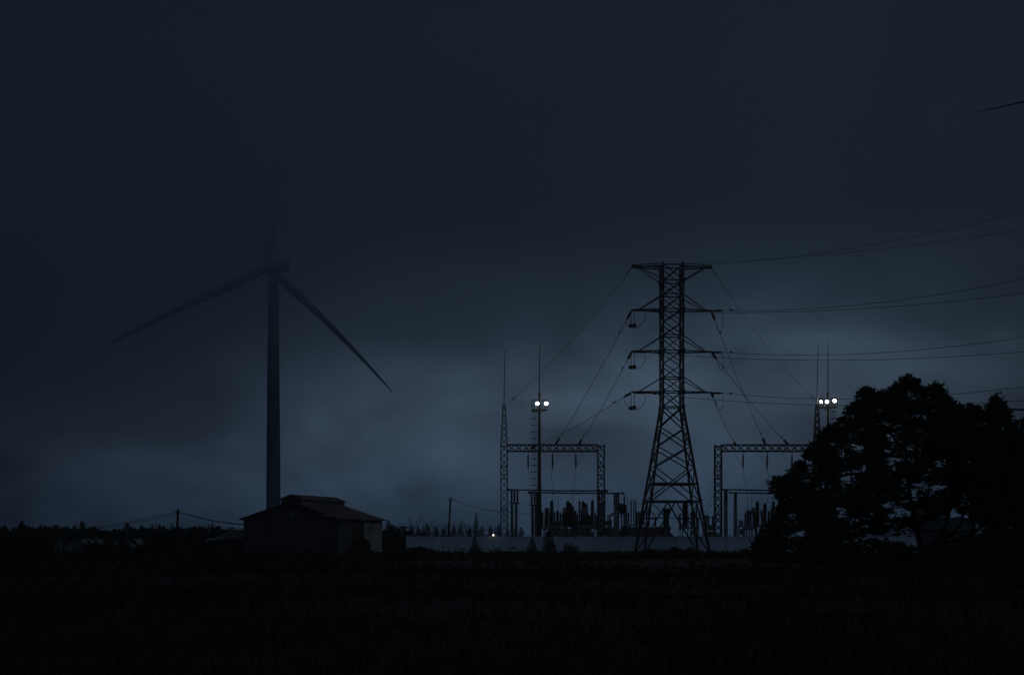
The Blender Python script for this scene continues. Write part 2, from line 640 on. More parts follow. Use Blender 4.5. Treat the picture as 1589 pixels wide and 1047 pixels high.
for key, b in drops.items():
    y, s = key
    a = tips[key]
    d = (b - a).normalized()
    e1 = a + d * 0.35
    e2 = a + d * 1.65
    st = MB()
    st.bar(a, e1, 0.035)
    st.sheds(e1, e2, 0.15, 0.55, 0.15)
    st.bar(e2, e2 + d * 0.25, 0.06)
    st.build('insulator_string', 'porcelain', tw)
    w = MB()
    pts = sag(e2 + d * 0.2, b, 0.35)
    w.tube(pts, 0.028, 5)
    # tension insulator at the gantry end and the small damper
    w.bar(pts[-1] - d * 3.2, pts[-1] - d * 2.9, 0.09, 6)
    w.bar(e2 + d * 2.6, e2 + d * 2.9, 0.09, 6)
    tag(w.build('power_line', 'wire'), 'cable dropping from the %s %s crossarm of the tower down to a gantry beam' % (words[y], sidew[s]), 'cable', 'cables from the tower down to the gantries')
    gi = MB()
    gi.sheds(pts[-1] - d * 1.75, pts[-1] - d * 0.3, 0.16, 0.55, 0.15)
    gi.bar(pts[-1] - d * 0.3, pts[-1], 0.04)
    tag(gi.build('tension_insulator', 'porcelain'), 'dark ribbed insulator on the beam end of the cable from the %s %s crossarm' % (words[y], sidew[s]), 'insulator', 'insulators where the cables meet the gantry beams')
    # long span
    q = spans[key]
    dq = (q - a).normalized()
    dq = Vector((dq.x, dq.y, dq.z - 0.02)).normalized()
    f1, f2 = a + dq * 0.3, a + dq * 1.5
    st = MB()
    st.bar(a, f1, 0.035)
    st.sheds(f1, f2, 0.13, 0.55, 0.15)
    st.bar(f2, f2 + dq * 0.2, 0.06)
    st.build('insulator_string', 'porcelain', tw)
    w = MB()
    w.tube(through(f2 + dq * 0.2, q, 0.85, 1.9), 0.024, 5)
    w.bar(f2 + dq * 1.3, f2 + dq * 1.6, 0.08, 6)
    tag(w.build('power_line', 'wire'), 'long cable running off to the photo edge from the %s %s crossarm' % (words[y], sidew[s]), 'cable', 'long overhead cables leaving the tower')
    # jumper
    j = MB()
    p0, p1 = e2 + d * 0.2, f2 + dq * 0.1
    if s < 0:
        low = (a + Vector((-0.05, -0.3, -1.85)))
        pts = []
        ctl = [p0, p0 + Vector((0.0, 0, -0.5)), low, low + Vector((0.75, 0.2, -0.02)), p1 + Vector((0.1, 0, -0.9)), p1]
    else:
        ctl = [p0, p0 + Vector((0.35, -0.2, -1.1)), p0 + Vector((0.65, -0.3, -1.35)), p1 + Vector((0.05, 0, -1.6)), p1 + Vector((0.15, 0, -0.9)), p1]
    for i in range(len(ctl) - 1):
        c0, c1, c2, c3 = ctl[max(i - 1, 0)], ctl[i], ctl[i + 1], ctl[min(i + 2, len(ctl) - 1)]
        for k in range(6):
            t = k / 6
            pts_ = 0.5 * ((2 * c1) + (c2 - c0) * t + (2 * c0 - 5 * c1 + 4 * c2 - c3) * t * t + (3 * c1 - c0 - 3 * c2 + c3) * t ** 3)
            if i == 0 and k == 0:
                acc = []
            acc.append(pts_)
    acc.append(ctl[-1])
    j.tube(acc, 0.026, 5)
    j.build('jumper_cable', 'wire', tw)
    if s < 0:
        for dx, dy, dz in ((-0.12, -0.3, 0), (0.28, 0.3, 0.12)):
            k = MB()
            top = a + Vector((dx, dy, 0))
            k.sheds(top, top + Vector((0, 0, -1.55 + dz)), 0.05, 0.7, 0.12, 6)
            k.lathe(top + Vector((0, 0, -1.95 + dz)), [(0.10, 0), (0.26, 0.06), (0.27, 0.26), (0.16, 0.38), (0.05, 0.44)], 10)
            k.build('suspension_insulator', 'porcelain', tw)

# earth wires of the top arms
for s, b in ((-1, W(789, 626, GD)), (1, W(1267, 624, GD))):
    a = tips[(415, s)]
    d = (b - a).normalized()
    w = MB().tube(sag(a, b, 0.8), 0.018, 5)
    w.bar(a + d * 0.3, a + d * 1.3, 0.05, 6).bar(b - d * 2.0, b - d * 1.1, 0.06, 6)
    tag(w.build('earth_wire', 'wire'), 'thin wire from the %s end of the topmost arm down to a gantry spire' % sidew[s], 'wire', 'earth wires down to the gantry spires')
for s, q, a in ((1, W(1589, 328, 128), PT(4.4, 0, pz(410))), (-1, W(1589, 356.5, 133), PT(-4.4, 0, pz(411)))):
    w = MB().tube(through(a, q, 0.75, 1.9), 0.016, 5)
    tag(w.build('earth_wire', 'wire'), 'thin wire from the %s end of the topmost arm to the photo edge' % sidew[s], 'wire', 'earth wires leaving the tower')


# ---------------------------------------------------------------- wind turbines
def blade(root, out, flap, rr, chord_dir, sagv, name_parent, pitch_thin=1.0):
    """a blade from root along out; chord lies along chord_dir, thickness along flap"""
    st = [(0.0, 1.1, 1.1, 0), (0.04, 1.1, 1.1, 0), (0.12, 1.35, 0.75, 0.2), (0.2, 1.50, 0.5, 0.3), (0.35, 1.22, 0.33, 0.3), (0.5, 0.96, 0.24, 0.25),
          (0.65, 0.74, 0.16, 0.2), (0.8, 0.50, 0.10, 0.1), (0.92, 0.32, 0.055, 0.05), (0.98, 0.18, 0.03, 0), (1.0, 0.06, 0.02, 0)]
    m = MB()
    m.smooth = True
    n = 12
    vs, fs = [], []
    for t, c, th, off in st:
        ctr = root + out * (rr * t) + sagv * (t * t) + chord_dir * off
        for k in range(n):
            w = 2 * math.pi * k / n
            vs.append(ctr + chord_dir * (c * math.cos(w)) + flap * (th * math.sin(w)))
    for i in range(len(st) - 1):
        for k in range(n):
            fs.append((i * n + k, i * n + (k + 1) % n, (i + 1) * n + (k + 1) % n, (i + 1) * n + k))
    fs.append(tuple(range(n - 1, -1, -1)))
    fs.append(tuple((len(st) - 1) * n + k for k in range(n)))
    m.add(vs, fs)
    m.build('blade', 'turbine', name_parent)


def turbine(base, hubz, yaw, angles, rr, pitch, sags, label):
    t = thing('wind_turbine', label, 'wind turbine', base)
    base = Vector(base)
    ax = Vector((-math.sin(yaw), math.cos(yaw), 0.06)).normalized()
    u = Vector((math.cos(yaw), math.sin(yaw), 0))
    v = u.cross(ax).normalized()
    top = base + Vector((0, 0, hubz))
    m = MB()
    m.smooth = True
    m.lathe(base, [(2.35, -0.5), (2.2, 3), (2.05, hubz * 0.35), (1.85, hubz * 0.6), (1.45, hubz - 1.4)], 32)
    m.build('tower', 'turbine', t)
    # nacelle: rounded box along the axis
    m = MB()
    secs = [(-8.6, 1.25, 1.15), (-8.3, 1.55, 1.45), (-3, 1.75, 1.7), (1.0, 1.75, 1.7), (2.6, 1.35, 1.35)]
    vs, fs = [], []
    n = 12
    for d, hx, hz in secs:
        for k in range(n):
            w = 2 * math.pi * (k + 0.5) / n
            cx_, cz_ = math.cos(w), math.sin(w)
            q = (abs(cx_) ** 5 + abs(cz_) ** 5) ** (1 / 5)
            vs.append(top + ax * d + u * (hx * cx_ / q) + v * (hz * cz_ / q))
    for i in range(len(secs) - 1):
        for k in range(n):
            fs.append((i * n + k, i * n + (k + 1) % n, (i + 1) * n + (k + 1) % n, (i + 1) * n + k))
    fs += [tuple(range(n - 1, -1, -1)), tuple((len(secs) - 1) * n + k for k in range(n))]
    m.add(vs, fs)
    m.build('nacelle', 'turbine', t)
    m = MB()
    m.smooth = True
    hub = top + ax * 3.9
    m.lathe(top + ax * 2.62, [(1.35, 0), (1.55, 0.5), (1.55, 2.0), (1.25, 2.9), (0.6, 3.6), (0.05, 3.9)], 18, ax)
    m.build('hub', 'turbine', t)
    for a, sg in zip(angles, sags):
        out = (u * math.cos(R(a)) + v * math.sin(R(a))).normalized()
        perp = out.cross(ax).normalized()
        cd = (perp * math.cos(R(pitch)) + ax * math.sin(R(pitch))).normalized()
        fl = out.cross(cd).normalized()
        down = Vector((0, 0, -1)) * sg + ax * 1.2
        blade(hub + out * 1.2, out, fl, rr, cd, down, t)
    return t


TD = 433.0
turbine((W(424.2, 832, TD).x, TD, 0), 83.8, R(35), (86, 206, -34), 54.5, 8, (0.5, 3.2, 4.2), 'white wind turbine whose hub and upright blade fade into low cloud')
turbine((132.3, 237.0, 0), 84.7, R(2), (190.9, 70.9, -49.1), 54.0, 82, (1.0, 0.3, 1.0), 'another wind turbine, only one dark blade tip reaching into the upper corner of sky')


# ---------------------------------------------------------------- floodlight masts
def flood_mast(px, d, yb0, yb1, bx0, bx1, lamps, ladder_side, yrod, label, cam_side):
    S = F / d
    X = lambda p: (p - CX) / S
    Z = lambda y: EYE + (HY - y) / S
    t = thing('floodlight_mast', label, 'floodlight mast', (X(px), d, 0))
    m = MB()
    m.smooth = True
    m.lathe((X(px), d, 0), [(0.32, -0.1), (0.30, 4), (0.22, 10), (0.16, Z(yb1)), (0.14, Z(613)), (0.24, Z(611.5)), (0.05, Z(608))], 12)
    m.build('pole', 'dark_steel', t)
    MB().tube([(X(px), d, Z(610)), (X(px), d, Z(570)), (X(px) + 0.05, d, Z(yrod))], [0.075, 0.06, 0.03], 6).build('lightning_rod', 'dark_steel', t)
    b = MB()
    x0, x1 = X(bx0), X(bx1)
    zb, zt = Z(yb1), Z(yb0)
    b.box(((x0 + x1) / 2, d, zb), (x1 - x0, 1.5, 0.16))
    for y in (d - 0.75, d + 0.75):
        for z in (zt, (zt + zb) / 2):
            b.bar((x0, y, z), (x1, y, z), 0.045)
        for k in range(7):
            x = x0 + (x1 - x0) * k / 6
            b.bar((x, y, zb), (x, y, zt), 0.05 if k in (0, 6) else 0.03)
    for x in (x0, x1):
        for z in (zt, (zt + zb) / 2):
            b.bar((x, d - 0.75, z), (x, d + 0.75, z), 0.025)
    for s in (-1, 1):
        b.bar((X(px), d, zb - 0.55), (X(px) + s * 0.55, d, zb - 0.05), 0.07)
    b.build('platform', 'dark_steel', t)
    for lx, ly, rr in lamps:
        c = Vector((X(lx), d - 0.95, Z(ly)))
        f = MB()
        ax = Vector((-c.x * 0.9, -d, -5)).normalized()
        f.lathe(c - ax * 0.25, [(0.10, -0.14), (rr * 0.7, -0.05), (rr + 0.05, 0.20), (rr + 0.05, 0.25), (rr, 0.25), (rr, 0.22)], 16, ax)
        f.bar(c - ax * 0.25, c - ax * 0.25 + Vector((0, 0.25, -0.4)), 0.03)
        fo = f.build('floodlight', 'dark_steel', t)
        l = MB()
        l.lathe(c - ax * 0.02, [(rr * 0.66, 0.035), (rr * 0.4, 0.06), (0.02, 0.07)], 16, ax)
        lo = l.build('lens', 'lens', fo)
        l = MB()
        l.lathe(c - ax * 0.02, [(rr - 0.01, 0), (rr * 0.9, 0.02), (rr * 0.67, 0.036), (rr * 0.67, 0.0)], 16, ax)
        l.build('lens_rim', 'lens_rim', fo)
    ld = MB()
    xa, xb = (X(px) - 1.12, X(px) - 0.30) if ladder_side < 0 else (X(px) + 0.30, X(px) + 1.10)
    zl0, zl1 = 0.3, Z(637)
    xr0 = xb if ladder_side < 0 else xa
    for dx in (0, -0.32 * (1 if ladder_side < 0 else -1)):
        ld.bar((xr0 + dx, d - 0.2, zl0), (xr0 + dx, d - 0.2, zl1), 0.028)
    n = int((zl1 - zl0) / 0.4)
    for k in range(n):
        z = zl0 + 0.4 * k
        ld.bar((xr0, d - 0.2, z), (xr0 - 0.32 * (1 if ladder_side < 0 else -1), d - 0.2, z), 0.016)
    ld.build('ladder', 'dark_steel', t)
    cg = MB()
    xm = (xa + xb) / 2
    z = 2.6
    hoops = []
    while z < zl1:
        ring = [Vector((xm + 0.41 * math.cos(a), d - 0.2 + 0.41 * math.sin(a), z)) for a in [2 * math.pi * k / 12 for k in range(13)]]
        cg.tube(ring, 0.042, 4)
        z += 0.88
    for k in range(7):
        a = 2 * math.pi * k / 7
        p = Vector((xm + 0.41 * math.cos(a), d - 0.2 + 0.41 * math.sin(a), 2.6))
        cg.bar(p, p + Vector((0, 0, zl1 - 2.6)), 0.018)
    cg.build('ladder_cage', 'dark_steel', t)
    if cam_side:
        k = MB().box((X(849.5), d - 0.98, Z(635)), (0.13, 0.3, 0.36)).bar((X(849.5), d - 0.7, Z(635)), (X(848), d - 0.7, zb), 0.04)
        k.bar((X(850), d - 0.9, Z(631)), (X(854.5), d - 0.9, Z(627)), 0.05)
        k.build('pale_box', 'sheet', t)  # pale security camera housing on its bracket
    else:
        k = MB().box((X(1276.5), d - 0.9, Z(630.5)), (0.12, 0.2, 0.34))
        k.build('pale_box', 'sheet', t)
    return t


flood_mast(837.0, 188.0, 620.5, 636, 825.4, 849.0, ((833.6, 627, 0.26), (847.3, 627, 0.26)), -1, 534,
           'floodlight mast beside the barn-side gantry, two lamps lit on its platform', True)
flood_mast(1284.7, 188.0, 617.5, 632, 1271.5, 1297.5, ((1271.8, 624.3, 0.20), (1280.8, 624.2, 0.26), (1292.6, 622.8, 0.26)), 1, 531,
           'floodlight mast rising behind the big pine, three lamps lit in a row', False)


# ---------------------------------------------------------------- switchyard
def bus_support(pxs, d, ytop, ybeam, label, legs):
    S = F / d
    X = lambda p: (p - CX) / S
    Z = lambda y: EYE + (HY - y) / S
    mid = sum(pxs) / len(pxs)
    t = thing('busbar_support', label, 'busbar support', (X(mid), d, 0), 'busbar supports in the switchyard')
    for p in legs:
        l = MB()
        l.smooth = True
        l.lathe((X(p), d + (p - mid) * 0.25, 0), [(0.20, -0.1), (0.185, Z(ybeam))], 10)
        l.build('leg', 'concrete', t)
    lo, hi = min(list(pxs) + list(legs)) - 2.2, max(list(pxs) + list(legs)) + 2.2
    b = MB()
    b.bar((X(lo), d + (lo - mid) * 0.25, Z(ybeam)), (X(hi), d + (hi - mid) * 0.25, Z(ybeam)), 0.13)
    b.build('crossbeam', 'steel', t)
    for p in pxs:
        i = MB()
        q = Vector((X(p), d + (p - mid) * 0.25, 0))
        i.sheds(q + Vector((0, 0, Z(ybeam) + 0.12)), q + Vector((0, 0, Z(ytop) - 0.1)), 0.16, 0.7, 0.16)
        i.box(q + Vector((0, 0, Z(ytop) - 0.02)), (0.3, 0.2, 0.14))
        i.build('post_insulator', 'porcelain', t)
    return t


def busbar(a, b, r, label, caps=True, kinks=0):
    m = MB()
    a, b = Vector(a), Vector(b)
    m.tube([a, a.lerp(b, 0.5) + Vector((0, 0, -0.05)), b], r, 8)
    for p in (a, b):
        m.box(p, (0.30, 0.24, 0.30))
    for k in range(1, 4):
        m.box(a.lerp(b, k / 4) + Vector((0, 0, -0.06)), (0.3, 0.2, 0.2))
    tag(m.build('busbar', 'dark_steel'), label, 'busbar', 'tubular busbars over the switchyard')


# left bay
bus_support((794, 798.3, 803), 196, 760, 780, 'busbar support with three insulators nearest the barn-side gantry spire column', (794.5, 801))
bus_support((825, 829.8, 833.5), 200, 765, 783, 'busbar support with three insulators beside the floodlight mast pole', (826.5, 832))
bus_support((929, 934, 939), 196, 762, 779.5, 'busbar support with three insulators at the pylon-side column of the first gantry', (928.5, 933.5, 938))
bus_support((953, 956.6, 960.4), 200, 765, 782.5, 'free busbar support between the first gantry and the transmission tower', (954, 959.3))
busbar(W(788, 759.3, 194.8), W(940, 761.2, 194.8), 0.10, 'upper tube busbar in the barn-side bay, at its front')
busbar(W(789.5, 759.6, 197.2), W(941.5, 761.6, 197.2), 0.075, 'upper tube busbar in the barn-side bay, the one behind')
busbar(W(820.5, 763.6, 199), W(966, 764.8, 199), 0.10, 'lower tube busbar in the barn-side bay, at its front')
busbar(W(822, 763.9, 201.2), W(967, 765.2, 201.2), 0.075, 'lower tube busbar in the barn-side bay, the one behind')
# right bay
bus_support((1124, 1126.3, 1128.6), 196, 760, 780, 'busbar support with three insulators beside the column of the second gantry', (1124.6, 1127.6))
bus_support((1139.6, 1141.3, 1143), 200, 765, 783.5, 'busbar support second from the column of the gantry by the big pine', (1139.8, 1142.8))
busbar(W(1120, 759.0, 195), W(1278, 761.5, 195), 0.10, 'upper tube busbar in the bay behind the big pine')
busbar(W(1132.5, 764, 199), W(1285, 765.3, 199), 0.10, 'lower tube busbar in the bay behind the big pine')


def pedestal_device(name, cat, label, px, d, ytop, ymid, w, head=None, group=None, legs=True, m_head='grey_paint'):
    """a lattice or tube pedestal with an insulator stack and, for transformers, a head"""
    S = F / d
    X = (px - CX) / S
    Z = lambda y: EYE + (HY - y) / S
    t = thing(name, label, cat, (X, d, 0), group)
    zt, zm = Z(ytop), Z(ymid)
    r = w * 1.42 / 2 / S
    p = MB()
    for sx in (-1, 1):
        for sy in (-1, 1):
            p.bar((X + sx * r * 0.7, d + sy * r * 0.7, -0.1), (X + sx * r * 0.7, d + sy * r * 0.7, zm - 0.45), 0.045)
    p.box((X, d, zm - 0.4), (r * 2.2, r * 2.2, 0.12))
    p.build('pedestal', 'steel', t)
    MB().box((X, d, zm - 0.14), (r * 1.9, r * 1.9, 0.36)).build('tank', 'grey_paint', t)
    zi = Z(head) if head else zt
    i = MB()
    i.sheds((X, d, zm + 0.04), (X, d, zi), r * (0.62 if head else 0.95), 0.7, 0.17, 10)
    i.build('insulator_stack', 'porcelain', t)
    hd = MB()
    hd.smooth = True
    if head:
        h = zt - zi
        hd.lathe((X, d, zi), [(r * 0.55, 0), (r * 1.0, h * 0.3), (r * 1.0, h * 0.6), (r * 0.9, h * 0.62), (r * 0.95, h * 0.97), (r * 0.5, h)], 12)
        hd.build('head', m_head, t)
    else:
        hd.lathe((X, d, zi), [(r * 0.7, 0), (r * 0.75, 0.10), (r * 0.25, 0.16), (r * 0.2, 0.32), (0.02, 0.34)], 10)
        hd.build('terminal_cap', 'steel', t)
    return t


def triple(name, cat, label, pxs, d, ytop, ymid, ybase, w, group=None):
    """three insulators on one steel frame"""
    S = F / d
    X = lambda p: (p - CX) / S
    Z = lambda y: EYE + (HY - y) / S
    mid = (pxs[0] + pxs[-1]) / 2
    t = thing(name, label, cat, (X(mid), d, 0), group)
    f = MB()
    a, b = X(pxs[0]) - 0.25, X(pxs[-1]) + 0.25
    for x in (a + 0.1, b - 0.1):
        for sy in (-0.3, 0.3):
            f.bar((x, d + sy, -0.1), (x, d + sy, Z(ymid) - 0.1), 0.05)
    f.box(((a + b) / 2, d, Z(ymid) - 0.06), (b - a, 0.7, 0.14))
    f.bar((a + 0.1, d - 0.3, 0.4), (b - 0.1, d - 0.3, Z(ymid) - 0.2), 0.035)
    f.build('frame', 'steel', t)
    MB().box(((a + b) / 2, d - 0.42, Z(ymid) - 0.75), (min(0.7, (b - a) * 0.6), 0.2, 0.75)).build('control_box', 'grey_paint', t)
    for k, p in enumerate(pxs):
        yt = ytop[k] if isinstance(ytop, (list, tuple)) else ytop
        i = MB()
        i.sheds((X(p), d, Z(ymid)), (X(p), d, Z(yt)), w * 1.5 / 2 / S, 0.7, 0.16, 9)
        i.lathe((X(p), d, Z(yt)), [(w / 3 / S, 0), (w / 3 / S, 0.1), (0.03, 0.2)], 8)
        i.build('insulator_stack', 'porcelain', t)
    return t


CT = 'instrument transformers in the switchyard'
SA = 'surge arresters in the switchyard'
pedestal_device('instrument_transformer', 'instrument transformer', 'instrument transformer with flared grey head standing alone right of the mast pole', 848.8, 192, 787.5, 816, 5.6, 800, CT)
pedestal_device('surge_arrester', 'surge arrester', 'tall dark insulator column just beyond the flared grey head', 856.2, 190, 779, 815, 5.0, None, SA)
pedestal_device('surge_arrester', 'surge arrester', 'short thin dark insulator against the mast pole foot', 841.8, 194, 796, 816, 3.0, None, SA)
triple('disconnector', 'disconnector', 'row of three thin insulators on a frame, below the middle of the busbars', (869.8, 873.6, 878.8), 196, 796, 815, 830, 2.6, 'disconnectors in the switchyard')
pedestal_device('surge_arrester', 'surge arrester', 'dark insulator under the first dropper, left of the three thin insulators', 865.2, 192, 794, 815, 4.2, None, SA)
pedestal_device('instrument_transformer', 'instrument transformer', 'grey headed instrument transformer leaning on the tallest double column', 876.8, 199, 787.5, 815, 5.4, 800, CT)
triple('circuit_breaker', 'circuit breaker', 'circuit breaker of three thick poles stepping down, tallest at centre of the bay', (881, 884.6, 887.6), 190, (778.5, 781.5, 786), 816, 830, 5.0, 'circuit breakers in the switchyard')
pedestal_device('surge_arrester', 'surge arrester', 'dark insulator under the second dropper, between the two breakers', 892.6, 192, 794, 815, 4.4, None, SA)
pedestal_device('surge_arrester', 'surge arrester', 'pointed thin dark insulator left of the twin banded columns', 899.3, 194, 779, 815, 2.8, None, SA)
triple('circuit_breaker', 'circuit breaker', 'circuit breaker of two thick tall columns left of the spindle insulator', (905, 909.3), 190, (779, 782.5), 815, 830, 4.8, 'circuit breakers in the switchyard')
pedestal_device('instrument_transformer', 'instrument transformer', 'instrument transformer with grey band in front of the twin columns', 906.8, 187.5, 787.5, 815, 6.2, 800, CT)
pedestal_device('surge_arrester', 'surge arrester', 'spindle shaped dark insulator nearest the pylon-side gantry column', 919.2, 191, 778, 815, 4.6, None, SA)
pedestal_device('surge_arrester', 'surge arrester', 'stubby dark insulator at the foot of the spindle insulator', 913.8, 196, 800, 815, 3.0, None, SA)
triple('disconnector', 'disconnector', 'row of three tall bare posts right of the free busbar support', (979.4, 983.6, 986.6), 203, (776, 776.4, 776), 814, 830, 1.6, 'disconnectors in the switchyard')
triple('disconnector', 'disconnector', 'row of four short dark insulators touching the tower leg', (988, 991.4, 994.8, 998), 199, 794.5, 812, 830, 2.7, 'disconnectors in the switchyard')
pedestal_device('surge_arrester', 'surge arrester', 'single rough post with a pale top right of the free busbar support', 968.6, 201, 771.5, 812, 2.2, None, SA)
triple('disconnector', 'disconnector', 'pair of dark insulators on a frame seen through the tower legs', (1031.5, 1035.8), 200, 791, 817, 830, 4.0, 'disconnectors in the switchyard')
pedestal_device('instrument_transformer', 'instrument transformer', 'instrument transformer with broad grey head seen through the tower legs', 1034.8, 203, 788, 816, 8.5, 800, CT)
pedestal_device('power_bushing', 'bushing', 'very thick black bushing column standing between the tower legs', 1063.3, 196, 780, 815, 8.2, None)
triple('disconnector', 'disconnector', 'row of three slim insulators left of the second gantry column', (1093.6, 1096.4, 1099.4), 200, 800, 821, 830, 2.4, 'disconnectors in the switchyard')
triple('disconnector', 'disconnector', 'pair of slim insulators between thick bushing and tower leg', (1073.5, 1077.5), 203, 794, 818, 830, 2.6, 'disconnectors in the switchyard')
triple('surge_counter_rack', 'rack', 'low pale lattice rack beside the second gantry', (1147.6, 1149.8, 1152), 196, 807.5, 816, 830, 1.6)
pedestal_device('surge_arrester', 'surge arrester', 'dark insulator below the forked dropper by the pine', 1160.5, 192, 793, 816, 4.5, None, SA)
pedestal_device('surge_arrester', 'surge arrester', 'dark insulator second from the pine side rack', 1164.8, 195, 794, 816, 3.2, None, SA)
pedestal_device('instrument_transformer', 'instrument transformer', 'pale capped instrument transformer nearest the pine side rack', 1169.8, 194, 787.5, 816, 5.5, 799, CT)
triple('circuit_breaker', 'circuit breaker', 'circuit breaker of two tall dark columns next to the pine foliage', (1175.4, 1187), 191, (779, 782), 815, 830, 4.6, 'circuit breakers in the switchyard')
pedestal_device('instrument_transformer', 'instrument transformer', 'pale capped instrument transformer between the two tall breaker columns', 1182.6, 195, 791, 816, 4.6, 802, CT)
pedestal_device('surge_arrester', 'surge arrester', 'dark insulator touching the pine foliage edge', 1193.2, 193, 795, 816, 3.8, None, SA)
pedestal_device('surge_arrester', 'surge arrester', 'dark insulator with its top poking into the pine foliage', 1200.2, 191, 779.5, 815, 4.4, None, SA)


for px, d, yt in ((846, 204, 801), (852.5, 206, 798), (860.5, 205, 796), (888.5, 205, 790), (896, 206, 799), (902.5, 205, 792), (911.5, 204, 797), (916.5, 206, 803), (923.5, 205, 796),
                  (926.5, 206, 801), (946.5, 206, 806), (971.5, 206, 790), (975, 207, 797), (1017, 207, 806), (1055, 206, 798), (1083, 206, 804), (1106, 206, 802), (1119, 206, 806), (1156.5, 204, 797), (1173, 205, 793),
                  (1197, 205, 790), (1206, 205, 786)):
    pedestal_device('post_insulator_stand', 'insulator', 'slim dark post insulator in the back row of the switchyard', px, d, yt, 817, 2.6, None, 'post insulators in the back row')


def power_transformer(px, d, w, y0, label):
    S = F / d
    X = (px - CX) / S
    Z = lambda y: EYE + (HY - y) / S
    t = thing('power_transformer', label, 'transformer', (X, d, 0), 'transformers behind the wall')
    ww = w / S
    zt = Z(y0)
    MB().box((X, d, zt / 2), (ww, 2.4, zt)).box((X, d, zt + 0.06), (ww * 1.06, 2.55, 0.12)).build('tank', 'grey_paint', t)
    for s in (-1, 1):
        r = MB()
        for k in range(7):
            r.box((X + s * (ww / 2 + 0.28), d - 0.95 + k * 0.32, zt * 0.52), (0.5, 0.06, zt * 0.7))
        r.build('radiator', 'grey_paint', t)
    for k in (-0.3, 0.0, 0.3):
        b = MB().sheds((X + k * ww, d - 0.4, zt + 0.12), (X + k * ww, d - 0.5, zt + 1.15), 0.13, 0.6, 0.15)
        b.build('bushing', 'porcelain', t)
    MB().lathe((X - ww * 0.35, d + 0.7, zt + 0.75), [(0.05, 0), (0.33, 0.03), (0.33, ww * 0.7), (0.05, ww * 0.7 + 0.03)], 12, (1, 0, 0)).build('conservator', 'grey_paint', t)
    return t


power_transformer(864, 206, 22, 820, 'transformer tank low behind the wall, left of the small pale panel')
power_transformer(900, 206, 30, 820.5, 'broad transformer tank low behind the wall under the breakers')
power_transformer(943, 208, 16, 819, 'narrow transformer tank between the gantry column and the free support')
power_transformer(1104, 207, 12, 826, 'small transformer tank at the foot of the second gantry column')
tag(MB().box(W(868.7, 826.2, 191), (0.22, 0.1, 0.40)).box(W(868.7, 829, 191), (0.05, 0.06, 0.5)).build('notice_board', 'bluewhite'), 'small pale panel on a post just above the wall', 'panel')
# pole-mounted disconnector arm and drum-like unit on the free support
t = thing('voltage_transformer', 'bulky dark drum unit hanging beside the free busbar support', 'transformer', W(964.5, 832, 201))
c = W(964.5, 787, 201)
m = MB()
m.smooth = True
m.lathe(c + Vector((-0.75, 0, 0)), [(0.1, 0), (0.62, 0.08), (0.66, 0.75), (0.6, 1.4), (0.1, 1.5)], 14, (1, 0, -0.15))
m.build('drum', 'dark_steel', t)
MB().bar(W(964.5, 832, 201), W(964.5, 790, 201), 0.12).bar(W(958, 796, 201), W(968, 795.5, 201), 0.16).build('post', 'steel', t)
t = thing('earthing_switch', 'bent arm switch on a post right of the first gantry column', 'switch', W(944, 832, 195))
MB().bar(W(943.5, 832, 195), W(943.5, 800, 195), 0.08).bar(W(943.5, 800, 195), W(951.5, 797.5, 195), 0.07).build('arm', 'dark_steel', t)
MB().sheds(W(946.5, 803, 195) + Vector((0, 0, -0.3)), W(946.5, 799, 195), 0.16, 0.6, 0.12).box(W(951, 797, 195), (0.55, 0.3, 0.2)).build('insulator_stack', 'porcelain', t)

# droppers and slack leads
DL = 'slack leads hanging inside the switchyard'


def lead(pts, label, r=0.022):
    acc = []
    P = [Vector(p) for p in pts]
    for i in range(len(P) - 1):
        c0, c1, c2, c3 = P[max(i - 1, 0)], P[i], P[i + 1], P[min(i + 2, len(P) - 1)]
        for k in range(6):
            t_ = k / 6
            acc.append(0.5 * ((2 * c1) + (c2 - c0) * t_ + (2 * c0 - 5 * c1 + 4 * c2 - c3) * t_ * t_ + (3 * c1 - c0 - 3 * c2 + c3) * t_ ** 3))
    acc.append(P[-1])
    tag(MB().tube(acc, r, 5).build('lead_wire', 'wire'), label, 'wire', DL)


ins = 'first', 'second', 'third'
for bay, hang, ends, outs in (('first gantry', (819.5, 857.3, 893.5), ((822, 790), (856.5, 779), (884, 778)), ((830, 706), (866, 704), (904, 702))),
                              ('second gantry', (1153, 1190.5, 1229), ((1160.5, 793), (1191, 782), (1222, 780)), ((1142, 705), (1181, 704), (1216, 704)))):
    for k in range(3):
        h = hang[k]
        sgn = -1 if bay[0] == 's' else 1
        e = ends[k]
        lead([W(h, 726, GD), W(h + 2.5 * (1 if e[0] >= h else -1) * 0.8, 742, GD + 1), W((h + e[0]) / 2 + 1.5, 758, GD + 3), W(e[0], e[1], 191)],
             'lead hanging from the %s insulator of the %s down to the equipment' % (ins[k], bay))
        o = outs[k]
        lead([W(o[0] - sgn * 1.0, 692, GD - 0.5), W(o[0] + sgn * -0.4, o[1] + 4, GD - 0.4), W((o[0] + h) / 2 - sgn * 1.2, 717, GD - 0.3), W(h, 725, GD)],
             'looped lead from the beam to the %s hanging insulator of the %s' % (ins[k], bay))
for px, d, y0, pe, ye, nm in ((866, 195, 762, 865.2, 793, 'first'), (889, 195, 762, 892.6, 793, 'second'), (921, 200, 766, 919.2, 778, 'third'),
                              (862, 200, 766, 857, 779, 'fourth')):
    lead([W(px, y0, d), W(px + 0.6, (y0 + ye) / 2, d), W(pe, ye, 192)], '%s thin lead falling from the barn-side busbars to an insulator' % nm)
